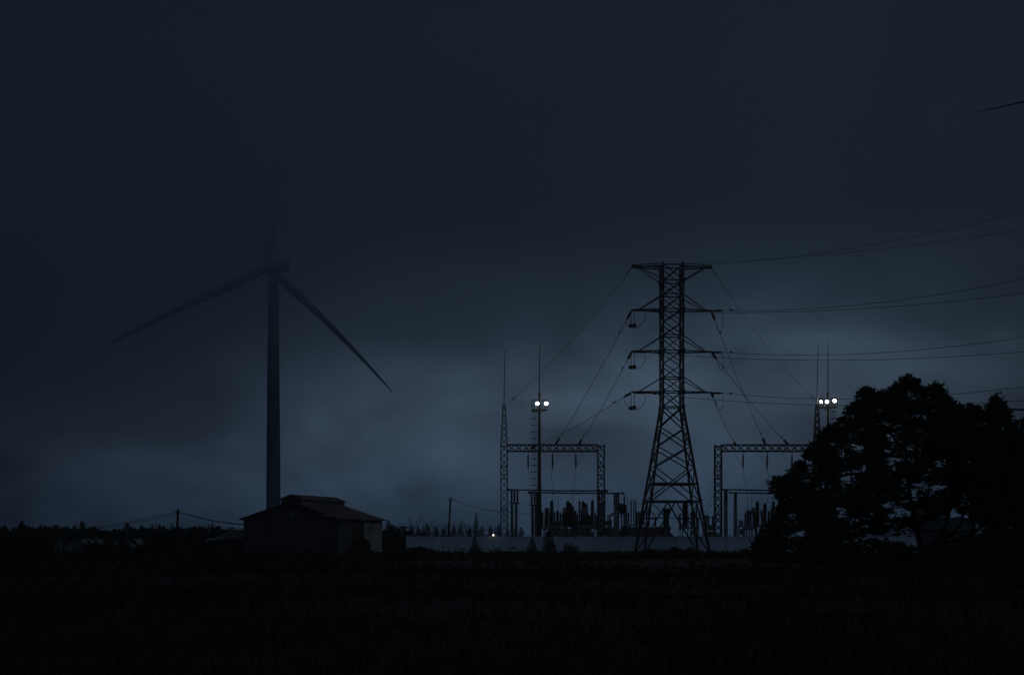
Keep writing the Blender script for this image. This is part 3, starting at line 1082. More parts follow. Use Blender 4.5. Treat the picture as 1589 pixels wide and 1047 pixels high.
for px, d, y0, pe, ye, nm in ((1166, 195, 761, 1164.8, 793, 'first'), (1180, 199, 766, 1176, 779, 'second')):
    lead([W(px, y0, d), W(px + 0.6, (y0 + ye) / 2, d), W(pe, ye, 194)], '%s thin lead falling from the pine-side busbars to an insulator' % nm)
lead([W(960, 764.5, 200), W(967, 766, 200), W(973, 772, 201), W(975.5, 785, 203)], 'arched lead dropping from the end of the lower busbar')
lead([W(969, 778, 201), W(990, 781, 203), W(1040, 789, 205), W(1075, 793.5, 205), W(1100, 795, 205)], 'long slack lead passing behind the transmission tower legs')
lead([W(1100, 795, 205), W(1130, 797.5, 204), W(1160, 799, 195)], 'slack lead crossing low behind the second gantry column')
lead([W(1089, 790, 200), W(1098, 780, 199), W(1106, 770, 196), W(1113, 764, 190)], 'lead curving up to the second gantry column, upper')
lead([W(1091, 795, 200), W(1100, 788, 199), W(1108, 777, 196), W(1113, 769, 190)], 'lead curving up to the second gantry column, lower')
lead([W(896, 793, 192), W(915, 789, 194), W(935, 786, 196), W(953, 781.5, 200)], 'slack lead between the breakers and the free busbar support')
lead([W(900, 800, 196), W(960, 800, 200), W(1010, 797, 205), W(1034, 795.5, 203)], 'low slack lead reaching the broad grey headed transformer', 0.03)
lead([W(786, 816, 200), W(800, 813, 200), W(825, 809, 200)], 'low lead leaving the barn-side gantry column')
t = MB()
for k in range(6):
    t.box(W(1003, 803, 206) + Vector((k * 1.9, 0, 0)), (1.9, 0.14, 0.14))
tag(t.build('cable_tray', 'bluewhite'), 'straight pale cable tray running level behind the tower legs', 'cable tray')

# rust red soil heap inside the wall
m = MB()
m.smooth = True
hx0, hx1 = W(955, 832, 215).x, W(1078, 832, 215).x
cols, rows = 40, 12
for j in range(rows + 1):
    for i in range(cols + 1):
        u_, v_ = i / cols, j / rows
        x = hx0 + (hx1 - hx0) * u_
        y = 210 + 14 * v_
        prof = min(1.0, u_ / 0.10) ** 0.5 * (1.0 if u_ < 0.6 else max(0.0, 1.0 - (u_ - 0.6) / 0.42))
        z = 3.75 * prof * max(0.0, math.sin(math.pi * v_)) ** 0.6 + 0.45 * noise.noise(Vector((x * 0.45, y * 0.5, 0))) - 0.3
        m.v.append((x, y, z))
for j in range(rows):
    for i in range(cols):
        a = j * (cols + 1) + i
        m.f.append((a, a + 1, a + cols + 2, a + cols + 1))
o = m.build('soil_heap', 'rust')
tag(o, 'rust red heap of earth behind the wall, seen through the tower legs', 'soil heap')


# small lit lamps
def wall_lamp(p, r, label):
    t = thing('wall_lamp', label, 'lamp', p)
    MB().bar(p + Vector((0, 0.1, -0.5)), p + Vector((0, 0.05, -0.1)), 0.03).lathe(p + Vector((0, 0, -0.14)), [(0.05, 0), (r + 0.02, 0.03), (r + 0.02, 0.07)], 10).build('bracket', 'dark_steel', t)
    m = MB()
    m.smooth = True
    m.lathe(p + Vector((0, 0, -0.07)), [(r * 0.6, 0), (r, r * 0.6), (r * 0.8, r * 1.4), (0.02, r * 1.9)], 12)
    m.build('bulb', 'bulb', t)


wall_lamp(W(765.5, 830.2, 164.5), 0.11, 'small bright white lamp glowing on top of the wall')
wall_lamp(W(1302.5, 831.5, 164.5), 0.065, 'tiny warm lamp glowing through the branches of the big pine')

# ---------------------------------------------------------------- barn
BD = 147.0
corner = Vector((W(524, 832, BD).x, BD, 0))
byaw = R(-15.0)                                        # the gable runs to the left and slightly away
bx = Vector((math.cos(byaw), math.sin(byaw), 0))       # along the gable, to the right
by = Vector((-math.sin(byaw), math.cos(byaw), 0))      # along the building, away
BW, BL, BE, BRG = 10.6, 13.2, 3.82, 5.55
barn = thing('barn', 'dark sheet metal barn with a rusty gabled roof and raised ridge vent', 'barn', corner)


def Bp(x, y, z):
    """x: metres left of the near corner along the gable, y: along the side, z: up"""
    return corner - bx * x + by * y + Vector((0, 0, z))


m = MB()
pr = [(0, -0.3), (0, BE), (BW / 2, BRG), (BW, BE), (BW, -0.3)]
n = len(pr)
vs = [Bp(x, 0, z) for x, z in pr] + [Bp(x, BL, z) for x, z in pr]
m.add(vs, [tuple(range(n)), tuple(range(2 * n - 1, n - 1, -1))] + [(i + 1, i, n + i, n + i + 1) for i in (0, 3)])
for sx in (0.6, 2.4, 4.3, 6.3, 8.2):                     # sheet seams
    zz = BE + (BRG - BE) * (1 - abs(sx - BW / 2) / (BW / 2)) - 0.1
    a = Bp(sx, -0.02, zz / 2)
    m.box(a, (0.05, 0.04, zz), byaw)
m.build('wall', 'barn', barn)


def slab(mb, pts, th):
    """a flat sheet pts (quad) thickened downwards"""
    p = [Vector(q) for q in pts]
    nrm_ = (p[1] - p[0]).cross(p[2] - p[0]).normalized()
    if nrm_.z < 0:
        nrm_ = -nrm_
    q = [k - nrm_ * th for k in p]
    mb.add(p + q, [(0, 1, 2, 3), (7, 6, 5, 4), (0, 4, 5, 1), (1, 5, 6, 2), (2, 6, 7, 3), (3, 7, 4, 0)])


r_ = MB()
ov, eo = 0.35, 0.45
sl_ = (BRG - BE) / (BW / 2)
for s in (0, 1):
    xe = -eo if s == 0 else BW + eo
    ze = BE - eo * sl_ + 0.14
    slab(r_, [Bp(xe, -ov, ze), Bp(xe, BL + ov, ze), Bp(BW / 2, BL + ov, BRG + 0.14), Bp(BW / 2, -ov, BRG + 0.14)], 0.08)
roof_o = r_.build('roof', 'roof', barn)
vn = MB()
vw, vz0, vz1 = 1.35, BRG - 0.35, BRG + 0.34
vs = []
pr = [(BW / 2 - vw + 0.2, vz0), (BW / 2 - vw + 0.2, vz1 - 0.02), (BW / 2, BRG + 0.62), (BW / 2 + vw - 0.2, vz1 - 0.02), (BW / 2 + vw - 0.2, vz0)]
vs = [Bp(x, 0.25, z) for x, z in pr] + [Bp(x, BL - 0.9, z) for x, z in pr]
vn.add(vs, [tuple(range(5)), tuple(range(9, 4, -1))] + [(i + 1, i, 5 + i, 6 + i) for i in range(4)])
vo = vn.build('ridge_vent', 'barn', roof_o)
vr = MB()
for s in (-1, 1):
    slab(vr, [Bp(BW / 2 - s * vw, 0.0, vz1), Bp(BW / 2 - s * vw, BL - 0.6, vz1), Bp(BW / 2, BL - 0.6, BRG + 0.86), Bp(BW / 2, 0.0, BRG + 0.86)], 0.07)
vr.build('ridge_vent_roof', 'roof', roof_o)
# pale patches on the verge and gable
MB().box(Bp(1.1, -ov - 0.03, BE + 0.36), (1.5, 0.05, 0.16), byaw).build('verge_patch', 'sheet', barn)
MB().box(Bp(5.2, -0.05, 4.35), (0.34, 0.06, 0.5), byaw).build('vent', 'grey_paint', barn)
# side wall: black panel painted as shade in the door opening, pale sheets and fascia
dr = MB().box(Bp(-0.03, 5.6, 1.5), (0.10, 3.0, 3.0), byaw)
dr.build('doorway_shade', 'dark', barn)
sh = MB().box(Bp(-0.05, 10.2, 1.35), (0.12, 5.4, 3.1), byaw)
sh.build('sheet_wall', 'sheet', barn)
MB().box(Bp(-0.10, 10.0, 3.2), (0.20, 5.9, 0.55), byaw).build('fascia', 'sheet', barn)
MB().bar(Bp(-0.1, 7.4, 2.2), Bp(-0.75, 7.6, 3.0), 0.06).bar(Bp(-0.75, 7.4, 0), Bp(-0.75, 7.4, 3.1), 0.05).build('awning_brace', 'dark_steel', barn)
wn = MB().box(Bp(0.75, -0.05, 1.6), (0.9, 0.06, 0.06), byaw).box(Bp(0.3, -0.05, 1.15), (0.06, 0.06, 0.9), byaw).box(Bp(1.2, -0.05, 1.15), (0.06, 0.06, 0.9), byaw).box(Bp(0.75, -0.05, 0.7), (0.9, 0.06, 0.06), byaw)
wf = wn.build('window_frame', 'dark_steel', barn)
MB().box(Bp(0.75, -0.03, 1.15), (0.82, 0.05, 0.82), byaw).build('pane', 'glass', wf)


# ---------------------------------------------------------------- low sheds and plastic tunnels at the left
def shed(a, b, depth, eave, ridge, label, roofm='roof', wallm='barn', pale=False):
    a, b = Vector(a), Vector(b)
    u_ = (b - a).normalized()
    v_ = Vector((-u_.y, u_.x, 0))
    ln = (b - a).length
    t = thing('shed', label, 'shed', (a + b) / 2)
    P = lambda x, y, z: a + u_ * x + v_ * y + Vector((0, 0, z))
    m = MB()
    pr = [(0, -0.2), (0, eave), (depth / 2, ridge), (depth, eave), (depth, -0.2)]
    vs = [P(0, y, z) for y, z in pr] + [P(ln, y, z) for y, z in pr]
    m.add(vs, [tuple(range(5)), tuple(range(9, 4, -1)), (1, 0, 5, 6), (4, 3, 8, 9)])
    m.build('wall', wallm, t)
    r = MB()
    k = (ridge - eave) / (depth / 2)
    for s in (0, 1):
        ye = -0.4 if s == 0 else depth + 0.4
        slab(r, [P(-0.3, ye, eave - 0.4 * k + 0.12), P(ln + 0.3, ye, eave - 0.4 * k + 0.12), P(ln + 0.3, depth / 2, ridge + 0.12), P(-0.3, depth / 2, ridge + 0.12)], 0.07)
    r.build('roof', roofm, t)
    d = MB().box(P(ln * 0.62, -0.03, 0.95), (0.9, 0.06, 1.9), math.atan2(u_.y, u_.x))
    d.build('door', 'dark', t)
    w = MB().box(P(ln * 0.25, -0.03, 1.3), (0.9, 0.06, 0.7), math.atan2(u_.y, u_.x))
    w.build('window', 'glass', t)
    return t


def gp(px, d):
    p = W(px, 832, d)
    return Vector((p.x, p.y, 0))


shed(gp(338, 172), gp(392, 170), 6.0, 1.7, 2.75, 'low dark roofed shed just left of the barn')
t = thing('lean_to', 'small lean-to with a pale slanting sheet roof beside the low dark shed', 'lean-to', gp(334, 160))
m = MB()
slab(m, [W(319, 838.6, 158), W(346, 834.0, 158), W(346, 832.6, 161), W(320, 836.6, 161)], 0.06)
m.build('roof', 'sheet', t)
m = MB()
for px, y, d in ((320, 838, 158.3), (345, 834, 158.3), (320.5, 836.6, 160.6), (345.5, 833, 160.6)):
    p = W(px, y, d)
    m.bar((p.x, p.y, -0.1), p - Vector((0, 0, 0.08)), 0.05)
m.bar(W(320, 842, 158), W(331, 853, 158), 0.05)
m.build('post', 'wood', t)


def tunnel(px0, px1, d, h, label, torn):
    t = thing('plastic_tunnel', label, 'greenhouse', gp((px0 + px1) / 2, d), 'plastic tunnels in the field')
    x0, x1 = gp(px0, d).x, gp(px1, d).x
    cx_, r = (x0 + x1) / 2, (x1 - x0) / 2
    fr = MB()
    for k in range(6):
        y = d + k * 1.5
        fr.tube([(cx_ + r * math.cos(a), y, h * math.sin(a) ** 0.8 if math.sin(a) > 0 else 0) for a in [math.pi * q / 14 for q in range(15)]], 0.03, 5)
    fr.bar((cx_, d, h), (cx_, d + 7.5, h), 0.025)
    fr.build('frame', 'steel', t)
    fl = MB()
    na, ny = 30, 22
    pt = lambda i, j: Vector((cx_ + (r + 0.04) * math.cos(math.pi * i / na), d - 0.05 + 7.6 * j / ny, (h + 0.04) * max(0, math.sin(math.pi * i / na)) ** 0.8)) + Vector((0, 0, 0.10 * noise.noise(Vector((i * 0.5, j * 0.5, px0)))))
    for i in range(na):
        for j in range(ny):
            if noise.noise(Vector((i * 0.21 + px0, j * 0.28, 2.7))) < torn:
                fl.add([pt(i, j), pt(i + 1, j), pt(i + 1, j + 1), pt(i, j + 1)], [(0, 1, 2, 3)])
    # end curtain hanging in tatters
    for i in range(4, na - 3):
        a = pt(i, 0)
        b = pt(i + 1, 0)
        z = 0.15 + 1.1 * abs(noise.noise(Vector((i * 0.4, px0, 0)))) if torn < 0.3 else 99
        if z < min(a.z, b.z) and noise.noise(Vector((i * 0.3 + px0, 9.1, 0))) < torn + 0.05:
            fl.add([a, b, (b.x + 0.05, b.y + 0.08, z * 0.5), (a.x + 0.05, a.y + 0.08, z * 0.5)], [(0, 1, 2, 3)])
    fl.build('plastic_film', 'film', t)


tunnel(82, 108, 140, 1.55, 'collapsed tunnel under torn pale film, farther from the barn', 0.02)
tunnel(106, 135, 138, 1.75, 'collapsed tunnel under torn pale film, beneath the bare spreading tree', 0.06)
tunnel(168, 206, 150, 1.75, 'low hoop tunnel with a dim film arch between bare tree and utility pole', -0.12)

# shed and netting behind the big pine's trunk
sh2 = shed(gp(1452, 128), gp(1512, 128), 6, 2.5, 3.6, 'pale rendered shed half hidden behind the stems of the big pine', 'greennet', 'render_wall')
sh3 = shed(gp(1518, 134), gp(1570, 134), 5, 2.3, 3.1, 'grey shed behind the trees at the photo edge', 'sheet', 'render_wall')


# ---------------------------------------------------------------- utility poles and their cables
def upole(base, top, r, label, arm=True):
    base, top = Vector(base), Vector(top)
    t = thing('utility_pole', label, 'utility pole', base, 'utility poles')
    m = MB()
    m.smooth = True
    m.tube([base - Vector((0, 0, 0.2)), top], [r, r * 0.7], 8)
    m.build('pole', 'wood', t)
    b = MB()
    b.bar(top + Vector((-0.3, 0, -0.5)), top + Vector((0.3, 0, -0.5)), 0.04)
    b.build('crossarm', 'dark_steel', t)
    for s in (-1, 1):
        MB().sheds(top + Vector((s * 0.26, 0, -0.46)), top + Vector((s * 0.26, 0, -0.22)), 0.06, 0.6, 0.08, 6).build('insulator', 'porcelain', t)
    return t


P1 = W(276.2, 789.5, 175)
upole((gp(273.5, 175).x, 175, 0), P1, 0.19, 'dark wooden utility pole carrying cables left of the barn')
P2 = W(699.3, 771, 190)
upole((gp(694.5, 190).x, 190, 0), P2, 0.16, 'thin leaning utility pole behind the pale wall')
tele = 'service cables between utility poles'
for dz, a, b, dr, lab in ((0, P1 + Vector((0, 0, -0.3)), W(-180, 806, 200), 2.2, 'upper cable running from the pole toward the far field edge'),
                          (1, P1 + Vector((0, 0, -0.55)), W(-180, 809, 200), 2.2, 'lower cable running from the pole toward the far field edge')):
    tag(MB().tube(sag(a, b, dr), 0.03, 5).build('service_cable', 'wire'), lab, 'cable', tele)
tag(MB().tube(sag(P1 + Vector((0, 0, -0.3)), W(378.5, 813.5, 150), 0.25), 0.055, 5).build('service_cable', 'wire'), 'thick cable from the pole to the corner of the barn', 'cable', tele)
tag(MB().tube(sag(P1 + Vector((0, 0, -1.0)), W(379, 820, 150.5), 0.30), 0.02, 5).build('service_cable', 'wire'), 'thin cable below the thick one from pole to barn', 'cable', tele)
tag(MB().tube(sag(P2 + Vector((0, 0, -0.2)), W(782, 793.5, 185), 0.35), 0.03, 5).build('service_cable', 'wire'), 'sagging cable from the leaning pole to the first gantry', 'cable', tele)
tag(MB().tube(sag(W(786, 794, 185), W(975, 797, 203), 0.4), 0.025, 5).build('service_cable', 'wire'), 'thin cable crossing the switchyard behind its equipment', 'cable', tele)
upole(gp(1762, 92), W(1760, 631, 92), 0.17, 'utility pole past the photo edge holding the thick black cable')
tag(MB().tube(sag(W(1535, 634.5, 120), W(1760, 635.5, 92), 0.05), 0.075, 6).build('service_cable', 'wire'), 'thick black cable leaving the conifer top for the photo edge', 'cable')
tag(MB().tube(sag(W(600, 829, 200), W(780, 820, 200), 0.1), 0.03, 5).build('service_cable', 'wire'), 'low cable passing behind the small clipped conifers', 'cable', tele)


# ---------------------------------------------------------------- vegetation
def tuft(mb, c, ln, n, rng, w=0.05, up=0.35):
    c = Vector(c)
    for _ in range(n):
        z = rng.uniform(-0.5, 1.0)
        a = rng.uniform(0, 2 * math.pi)
        d = Vector((math.cos(a), math.sin(a), z + up)).normalized()
        l = ln * rng.uniform(0.6, 1.15)
        s = d.cross(Vector((rng.uniform(-1, 1), rng.uniform(-1, 1), rng.uniform(-1, 1)))).normalized() * (w * rng.uniform(0.7, 1.3))
        o = len(mb.v)
        m_ = c + d * (l * 0.55)
        mb.v += [tuple(c), tuple(m_ + s), tuple(c + d * l), tuple(m_ - s)]
        mb.f.append((o, o + 1, o + 2, o + 3))


def inside(poly, x, y):
    c = False
    j = len(poly) - 1
    for i in range(len(poly)):
        (xi, yi), (xj, yj) = poly[i], poly[j]
        if (yi > y) != (yj > y) and x < (xj - xi) * (y - yi) / (yj - yi) + xi:
            c = not c
        j = i
    return c


def big_tree(name, label, cat, poly, D, base_px, stems, npads, per, ln, depth, mname, gaps=(), seed=1, pr=0.8, group=None, w=0.05, nb=10, trunk_r=0.28, padflat=0.6):
    """a crown of leaf pads spread through a volume whose widest outline is poly, on a forking trunk"""
    rng = random.Random(seed)
    S = F / D
    t = thing(name, label, cat, gp(base_px, D), group)
    xs_ = [p[0] for p in poly]
    ys_ = [p[1] for p in poly]
    cxp, cyp = (min(xs_) + max(xs_)) / 2, (min(ys_) + max(ys_)) / 2
    tr = MB()
    nodes = []
    for pts, r0, r1 in stems:
        P = []
        for (px, py, dd) in pts:
            q = W(px, py, D + dd) if py < 900 else gp(px, D + dd) + Vector((0, 0, -0.2))
            P.append(q)
        acc = []
        for i in range(len(P) - 1):
            for k in range(5):
                q = P[i].lerp(P[i + 1], k / 5)
                acc.append(q + Vector((rng.uniform(-1, 1), rng.uniform(-1, 1), 0)) * 0.06)
        acc.append(P[-1])
        rs = [r0 + (r1 - r0) * i / (len(acc) - 1) for i in range(len(acc))]
        tr.tube(acc, rs, 7)
        nodes += acc[4:]
    pads = []
    tries = 0
    while len(pads) < npads and tries < npads * 40:
        tries += 1
        x, y = rng.uniform(min(xs_), max(xs_)), rng.uniform(min(ys_), max(ys_))
        if not inside(poly, x, y):
            continue
        skip = False
        for gx, gy, gr, keep in gaps:
            if (x - gx) ** 2 + (y - gy) ** 2 < gr * gr and rng.random() > keep:
                skip = True
        if skip:
            continue
        e = 1 - min(1, ((x - cxp) / (max(xs_) - min(xs_)) * 2) ** 2)
        dd = depth * math.sqrt(max(0.05, e)) * rng.uniform(-1, 1)
        pads.append((x, y, dd))
    # the outline carries pads of its own
    n = len(poly)
    for i in range(n):
        (x0, y0), (x1, y1) = poly[i], poly[(i + 1) % n]
        l = math.hypot(x1 - x0, y1 - y0)
        for k in range(max(1, int(l / 9))):
            q = (k + rng.random()) / max(1, int(l / 9))
            x, y = x0 + (x1 - x0) * q, y0 + (y1 - y0) * q
            x += (cxp - x) * 0.04
            y += (cyp - y) * 0.04
            pads.append((x, y, rng.uniform(-0.5, 0.5) * depth))
    lf = MB()
    for (x, y, dd) in pads:
        c = W(x, y, D + dd)
        near = min(nodes, key=lambda q: (q - c).length_squared + (4.0 if q.z > c.z else 0))
        mid = near.lerp(c, 0.5) + Vector((0, 0, -0.12 * (c - near).length))
        tr.tube([near, mid, c], [0.055, 0.035, 0.012], 4, False)
        rr = pr * rng.uniform(0.6, 1.2)
        for _ in range(int(per * rng.uniform(0.5, 1.3))):
            o = Vector((rng.gauss(0, 0.5), rng.gauss(0, 0.5), rng.gauss(0, 0.5) * padflat)) * rr
            q = c + o
            px_, py_ = CX + q.x / q.y * F, HY - (q.z - EYE) / q.y * F
            if not inside(poly, px_ + rng.gauss(0, 2.6), py_ + rng.gauss(0, 2.6)):
                continue
            hole = False
            for gx, gy, gr, keep in gaps:
                if (px_ - gx) ** 2 + (py_ - gy) ** 2 < gr * gr and rng.random() > keep:
                    hole = True
            if not hole:
                tuft(lf, q, ln, nb, rng, w)
    # sprigs that break the outline, pointing out and up
    n = len(poly)
    for i in range(n):
        (x0, y0), (x1, y1) = poly[i], poly[(i + 1) % n]
        l = math.hypot(x1 - x0, y1 - y0)
        apex = y0 < poly[i - 1][1] and y0 < y1
        if apex:
            b0 = W(x0, y0 + 13, D)
            for q in range(9):
                tuft(lf, b0 + Vector((rng.gauss(0, 0.05), rng.gauss(0, 0.05), q * 0.055)), ln * (1 - q * 0.06), 6, rng, w * 0.8, 0.9)
        for k in range(int(l / 4.5)):
            q = (k + rng.random()) / max(1, int(l / 4.5))
            x, y = x0 + (x1 - x0) * q, y0 + (y1 - y0) * q
            if rng.random() < 0.18:
                continue
            ox_, oz_ = (x - cxp), -(y - cyp) * 1.3
            ol = math.hypot(ox_, oz_) or 1
            dv = Vector((ox_ / ol * 0.8 + rng.gauss(0, 0.35), rng.gauss(0, 0.4), oz_ / ol * 0.5 + 0.45 + rng.gauss(0, 0.25))).normalized()
            st0 = W(x, y, D + rng.uniform(-0.6, 0.6) * depth) - dv * 0.25
            sl2 = rng.uniform(0.12, 0.5) + (0.4 if rng.random() < 0.2 else 0)
            tr.tube([st0, st0 + dv * sl2], [0.02, 0.008], 4, False)
            m2 = max(2, int(sl2 / 0.09))
            for q2 in range(m2):
                tuft(lf, st0 + dv * (sl2 * q2 / m2), ln * 0.62 * (1 - 0.4 * q2 / m2), 5, rng, w * 0.75, 0.3)
    tr.build('trunk', 'bark', t)
    lf.build('crown', mname, t)
    return t


pine_poly = [(1193, 749), (1201, 738), (1209, 744), (1218, 741), (1232, 728), (1240, 714), (1250, 702), (1262, 688), (1272, 672), (1285, 664), (1300, 655),
             (1312, 642), (1318, 630), (1328, 624), (1334, 604), (1350, 602), (1360, 614), (1369, 608), (1380, 612), (1386, 597), (1394, 598), (1400, 586), (1408, 583),
             (1414, 592), (1424, 589), (1434, 608), (1446, 600), (1454, 595), (1464, 606), (1478, 622), (1490, 632), (1505, 650), (1512, 690), (1510, 740), (1495, 772),
             (1466, 800), (1436, 808), (1398, 820), (1350, 830), (1300, 842), (1240, 846), (1206, 850), (1172, 843), (1176, 828), (1192, 815), (1204, 802), (1212, 780), (1198, 766)]
pine_gaps = [(1342, 748, 22, 0.82), (1398, 745, 17, 0.72), (1462, 722, 11, 0.4), (1375, 700, 10, 0.6), (1328, 695, 11, 0.55), (1430, 752, 10, 0.45), (1278, 756, 11, 0.6),
             (1310, 712, 10, 0.4), (1490, 690, 12, 0.5), (1420, 770, 10, 0.35), (1385, 806, 18, 0.6), (1335, 824, 20, 0.6), (1240, 838, 18, 0.6), (1490, 790, 16, 0.5), (1425, 805, 14, 0.45),
             (1370, 660, 9, 0.45), (1440, 660, 8, 0.45), (1258, 722, 8, 0.4), (1290, 690, 8, 0.4)]
pine_stems = [
    ([(1434, 905, 0), (1430, 852, 0), (1422, 820, -0.3), (1412, 770, -0.5), (1405, 700, 0), (1402, 640, 0.3), (1406, 596, 0.3)], 0.26, 0.03),
    ([(1434, 852, 0), (1452, 842, 0.2), (1464, 826, 0.4), (1472, 800, 0.8), (1480, 750, 1.0), (1470, 680, 0.8), (1456, 612, 0.5)], 0.20, 0.05),
    ([(1452, 842, 0.2), (1476, 830, -0.5), (1490, 815, -0.8), (1500, 780, -1.0), (1500, 700, -1.0)], 0.15, 0.05),
    ([(1446, 858, -0.2), (1470, 840, -1), (1505, 830, -1.5), (1530, 812, -2.0), (1552, 800, -2.2)], 0.15, 0.05),
    ([(1422, 820, -0.3), (1390, 806, -0.6), (1340, 812, -1.0), (1290, 832, -1.4), (1230, 845, -1.6), (1196, 848, -1.6)], 0.16, 0.04),
    ([(1412, 770, -0.5), (1370, 740, 0.6), (1320, 735, 1.0), (1260, 750, 1.0), (1212, 755, 0.8)], 0.15, 0.04),
    ([(1405, 700, 0), (1370, 660, 1.2), (1345, 625, 1.4), (1340, 610, 1.2)], 0.11, 0.04),
    ([(1412, 770, -0.5), (1360, 780, -1.5), (1300, 780, -2.0), (1240, 800, -2.0)], 0.12, 0.04),
    ([(1405, 700, 0), (1340, 690, -1.4), (1290, 680, -1.6), (1275, 672, -1.5)], 0.11, 0.04),
    ([(1402, 660, 0), (1430, 625, -1), (1450, 606, -1)], 0.09, 0.03),
]
big_tree('pine_tree', 'huge spreading pine with low forked stems, standing before the second gantry', 'tree', pine_poly, 95.0, 1434, pine_stems,
         470, 40, 0.30, 3.8, 'needles', pine_gaps, 3, 0.66, None, 0.036, 9)
big_tree('bushy_tree', 'dark bushy tree squeezed between the huge pine and the pointed conifer', 'tree',
         [(1478, 655), (1490, 636), (1499, 634), (1506, 629), (1513, 628), (1517, 632), (1524, 634), (1530, 646), (1536, 652), (1548, 690), (1552, 760), (1530, 795), (1490, 798), (1468, 740)],
         100.0, 1512, [([(1512, 905, 0), (1511, 840, 0), (1514, 740, 0), (1510, 650, 0)], 0.2, 0.05), ([(1512, 780, 0), (1530, 730, 0.5), (1534, 680, 0.5)], 0.1, 0.04)],
         80, 26, 0.32, 2.0, 'leaves', [(1502, 720, 10, 0.4)], 11, 0.8, None, 0.06, 8)
big_tree('conifer_tree', 'pointed conifer at the photo edge, its tip just above the thick cable', 'tree',
         [(1546, 610), (1549, 618), (1553, 622), (1554, 630), (1560, 626), (1562, 638), (1572, 640), (1566, 650), (1572, 658), (1577, 652), (1574, 668), (1582, 690), (1590, 760), (1596, 810), (1506, 812),
          (1516, 740), (1526, 690), (1530, 664), (1538, 652), (1536, 644), (1530, 630), (1534, 627), (1540, 634), (1541, 622)],
         88.0, 1546, [([(1546, 905, 0), (1546, 840, 0), (1547, 720, 0), (1546, 618, 0)], 0.2, 0.03)],
         190, 28, 0.26, 1.6, 'needles', [(1549, 652, 7, 0.3), (1541, 668, 6, 0.4), (1557, 662, 6, 0.4)], 5, 0.55, None, 0.045, 8)
big_tree('bushy_tree', 'broad dark tree cut by the photo edge below the thick cable', 'tree',
         [(1556, 700), (1566, 672), (1578, 668), (1584, 656), (1590, 650), (1604, 646), (1640, 640), (1680, 690), (1700, 790), (1660, 850), (1580, 856), (1536, 850), (1528, 820), (1536, 770)],
         92.0, 1612, [([(1612, 905, 0), (1608, 840, 0), (1600, 740, 0), (1606, 660, 0)], 0.22, 0.05), ([(1610, 850, 0), (1570, 800, 0.5), (1560, 720, 0.5)], 0.12, 0.04)],
         120, 26, 0.32, 2.6, 'leaves', [(1575, 800, 12, 0.5)], 17, 0.9, None, 0.06, 8)
big_tree('bushy_tree', 'low leafy bush under the outer boughs of the huge pine', 'bush',
         [(1168, 846), (1180, 838), (1200, 842), (1240, 850), (1300, 846), (1360, 838), (1420, 852), (1420, 872), (1160, 872)],
         92.0, 1290, [([(1290, 905, 0), (1285, 862, 0), (1280, 848, 0)], 0.08, 0.03), ([(1290, 880, 0), (1220, 862, 0), (1190, 850, 0)], 0.06, 0.02), ([(1290, 880, 0), (1360, 862, 0), (1390, 852, 0)], 0.06, 0.02)],
         60, 20, 0.28, 1.0, 'leaves', (), 23, 0.7, None, 0.06, 8)


big_tree('bushy_tree', 'low dark thicket in front of the pale rendered shed, under the forked stems', 'bush',
         [(1440, 858), (1462, 850), (1480, 852), (1500, 842), (1520, 836), (1545, 822), (1570, 826), (1600, 815), (1640, 820), (1640, 880), (1430, 880)],
         86.0, 1540, [([(1540, 915, 0), (1535, 870, 0), (1540, 835, 0)], 0.08, 0.03), ([(1540, 885, 0), (1480, 866, 0), (1465, 855, 0)], 0.06, 0.02)],
         80, 20, 0.3, 1.0, 'leaves', (), 29, 0.7, None, 0.06, 8)


# prototype small trees -----------------------------------------------------
def conifer_proto(h, r, seed, name, label, cat, group, clip=0.5, mname='needles', w=0.05):
    """a small conifer of height h; clip: 0 narrow column .. 1 cone"""
    rng = random.Random(seed)
    t = thing(name, label, cat, (0, 0, 0), group)
    tr = MB().tube([(0, 0, -0.2), (0.03, 0, h * 0.5), (0, 0.02, h * 0.97)], [0.09, 0.06, 0.012], 6)
    tr.build('trunk', 'bark', t)
    cr = MB()
    nl = int(h / 0.22)
    for i in range(nl):
        z = h * (0.06 + 0.92 * i / nl)
        k = 1 - z / h
        rad = r * (clip * k + (1 - clip) * min(1, (k * 3.2)) ** 0.7) * rng.uniform(0.8, 1.15)
        nbm = max(5, int(7 + 8 * k))
        for b in range(nbm):
            a = rng.uniform(0, 2 * math.pi)
            for q in (0.45, 0.8, 1.0):
                p = Vector((math.cos(a) * rad * q, math.sin(a) * rad * q, z - 0.12 * rad * q))
                tuft(cr, p, 0.16 + 0.10 * rad, 4, rng, w, 0.5)
    for q in range(5):
        tuft(cr, (0, 0, h * (0.93 + 0.015 * q)), 0.14, 5, rng, w * 0.7, 1.2)
    cr.build('crown', mname, t)
    return t


def place_all(proto, items):
    for k, (loc, s, rz, lab, grp) in enumerate(items):
        if k == 0:
            proto.location = loc
            proto.rotation_euler = (0, 0, rz)
            proto.scale = (s, s, s) if isinstance(s, (int, float)) else s
            if lab:
                proto['label'] = lab
            if grp:
                proto['group'] = grp
        else:
            dup(proto, loc, rz, s, lab, grp)


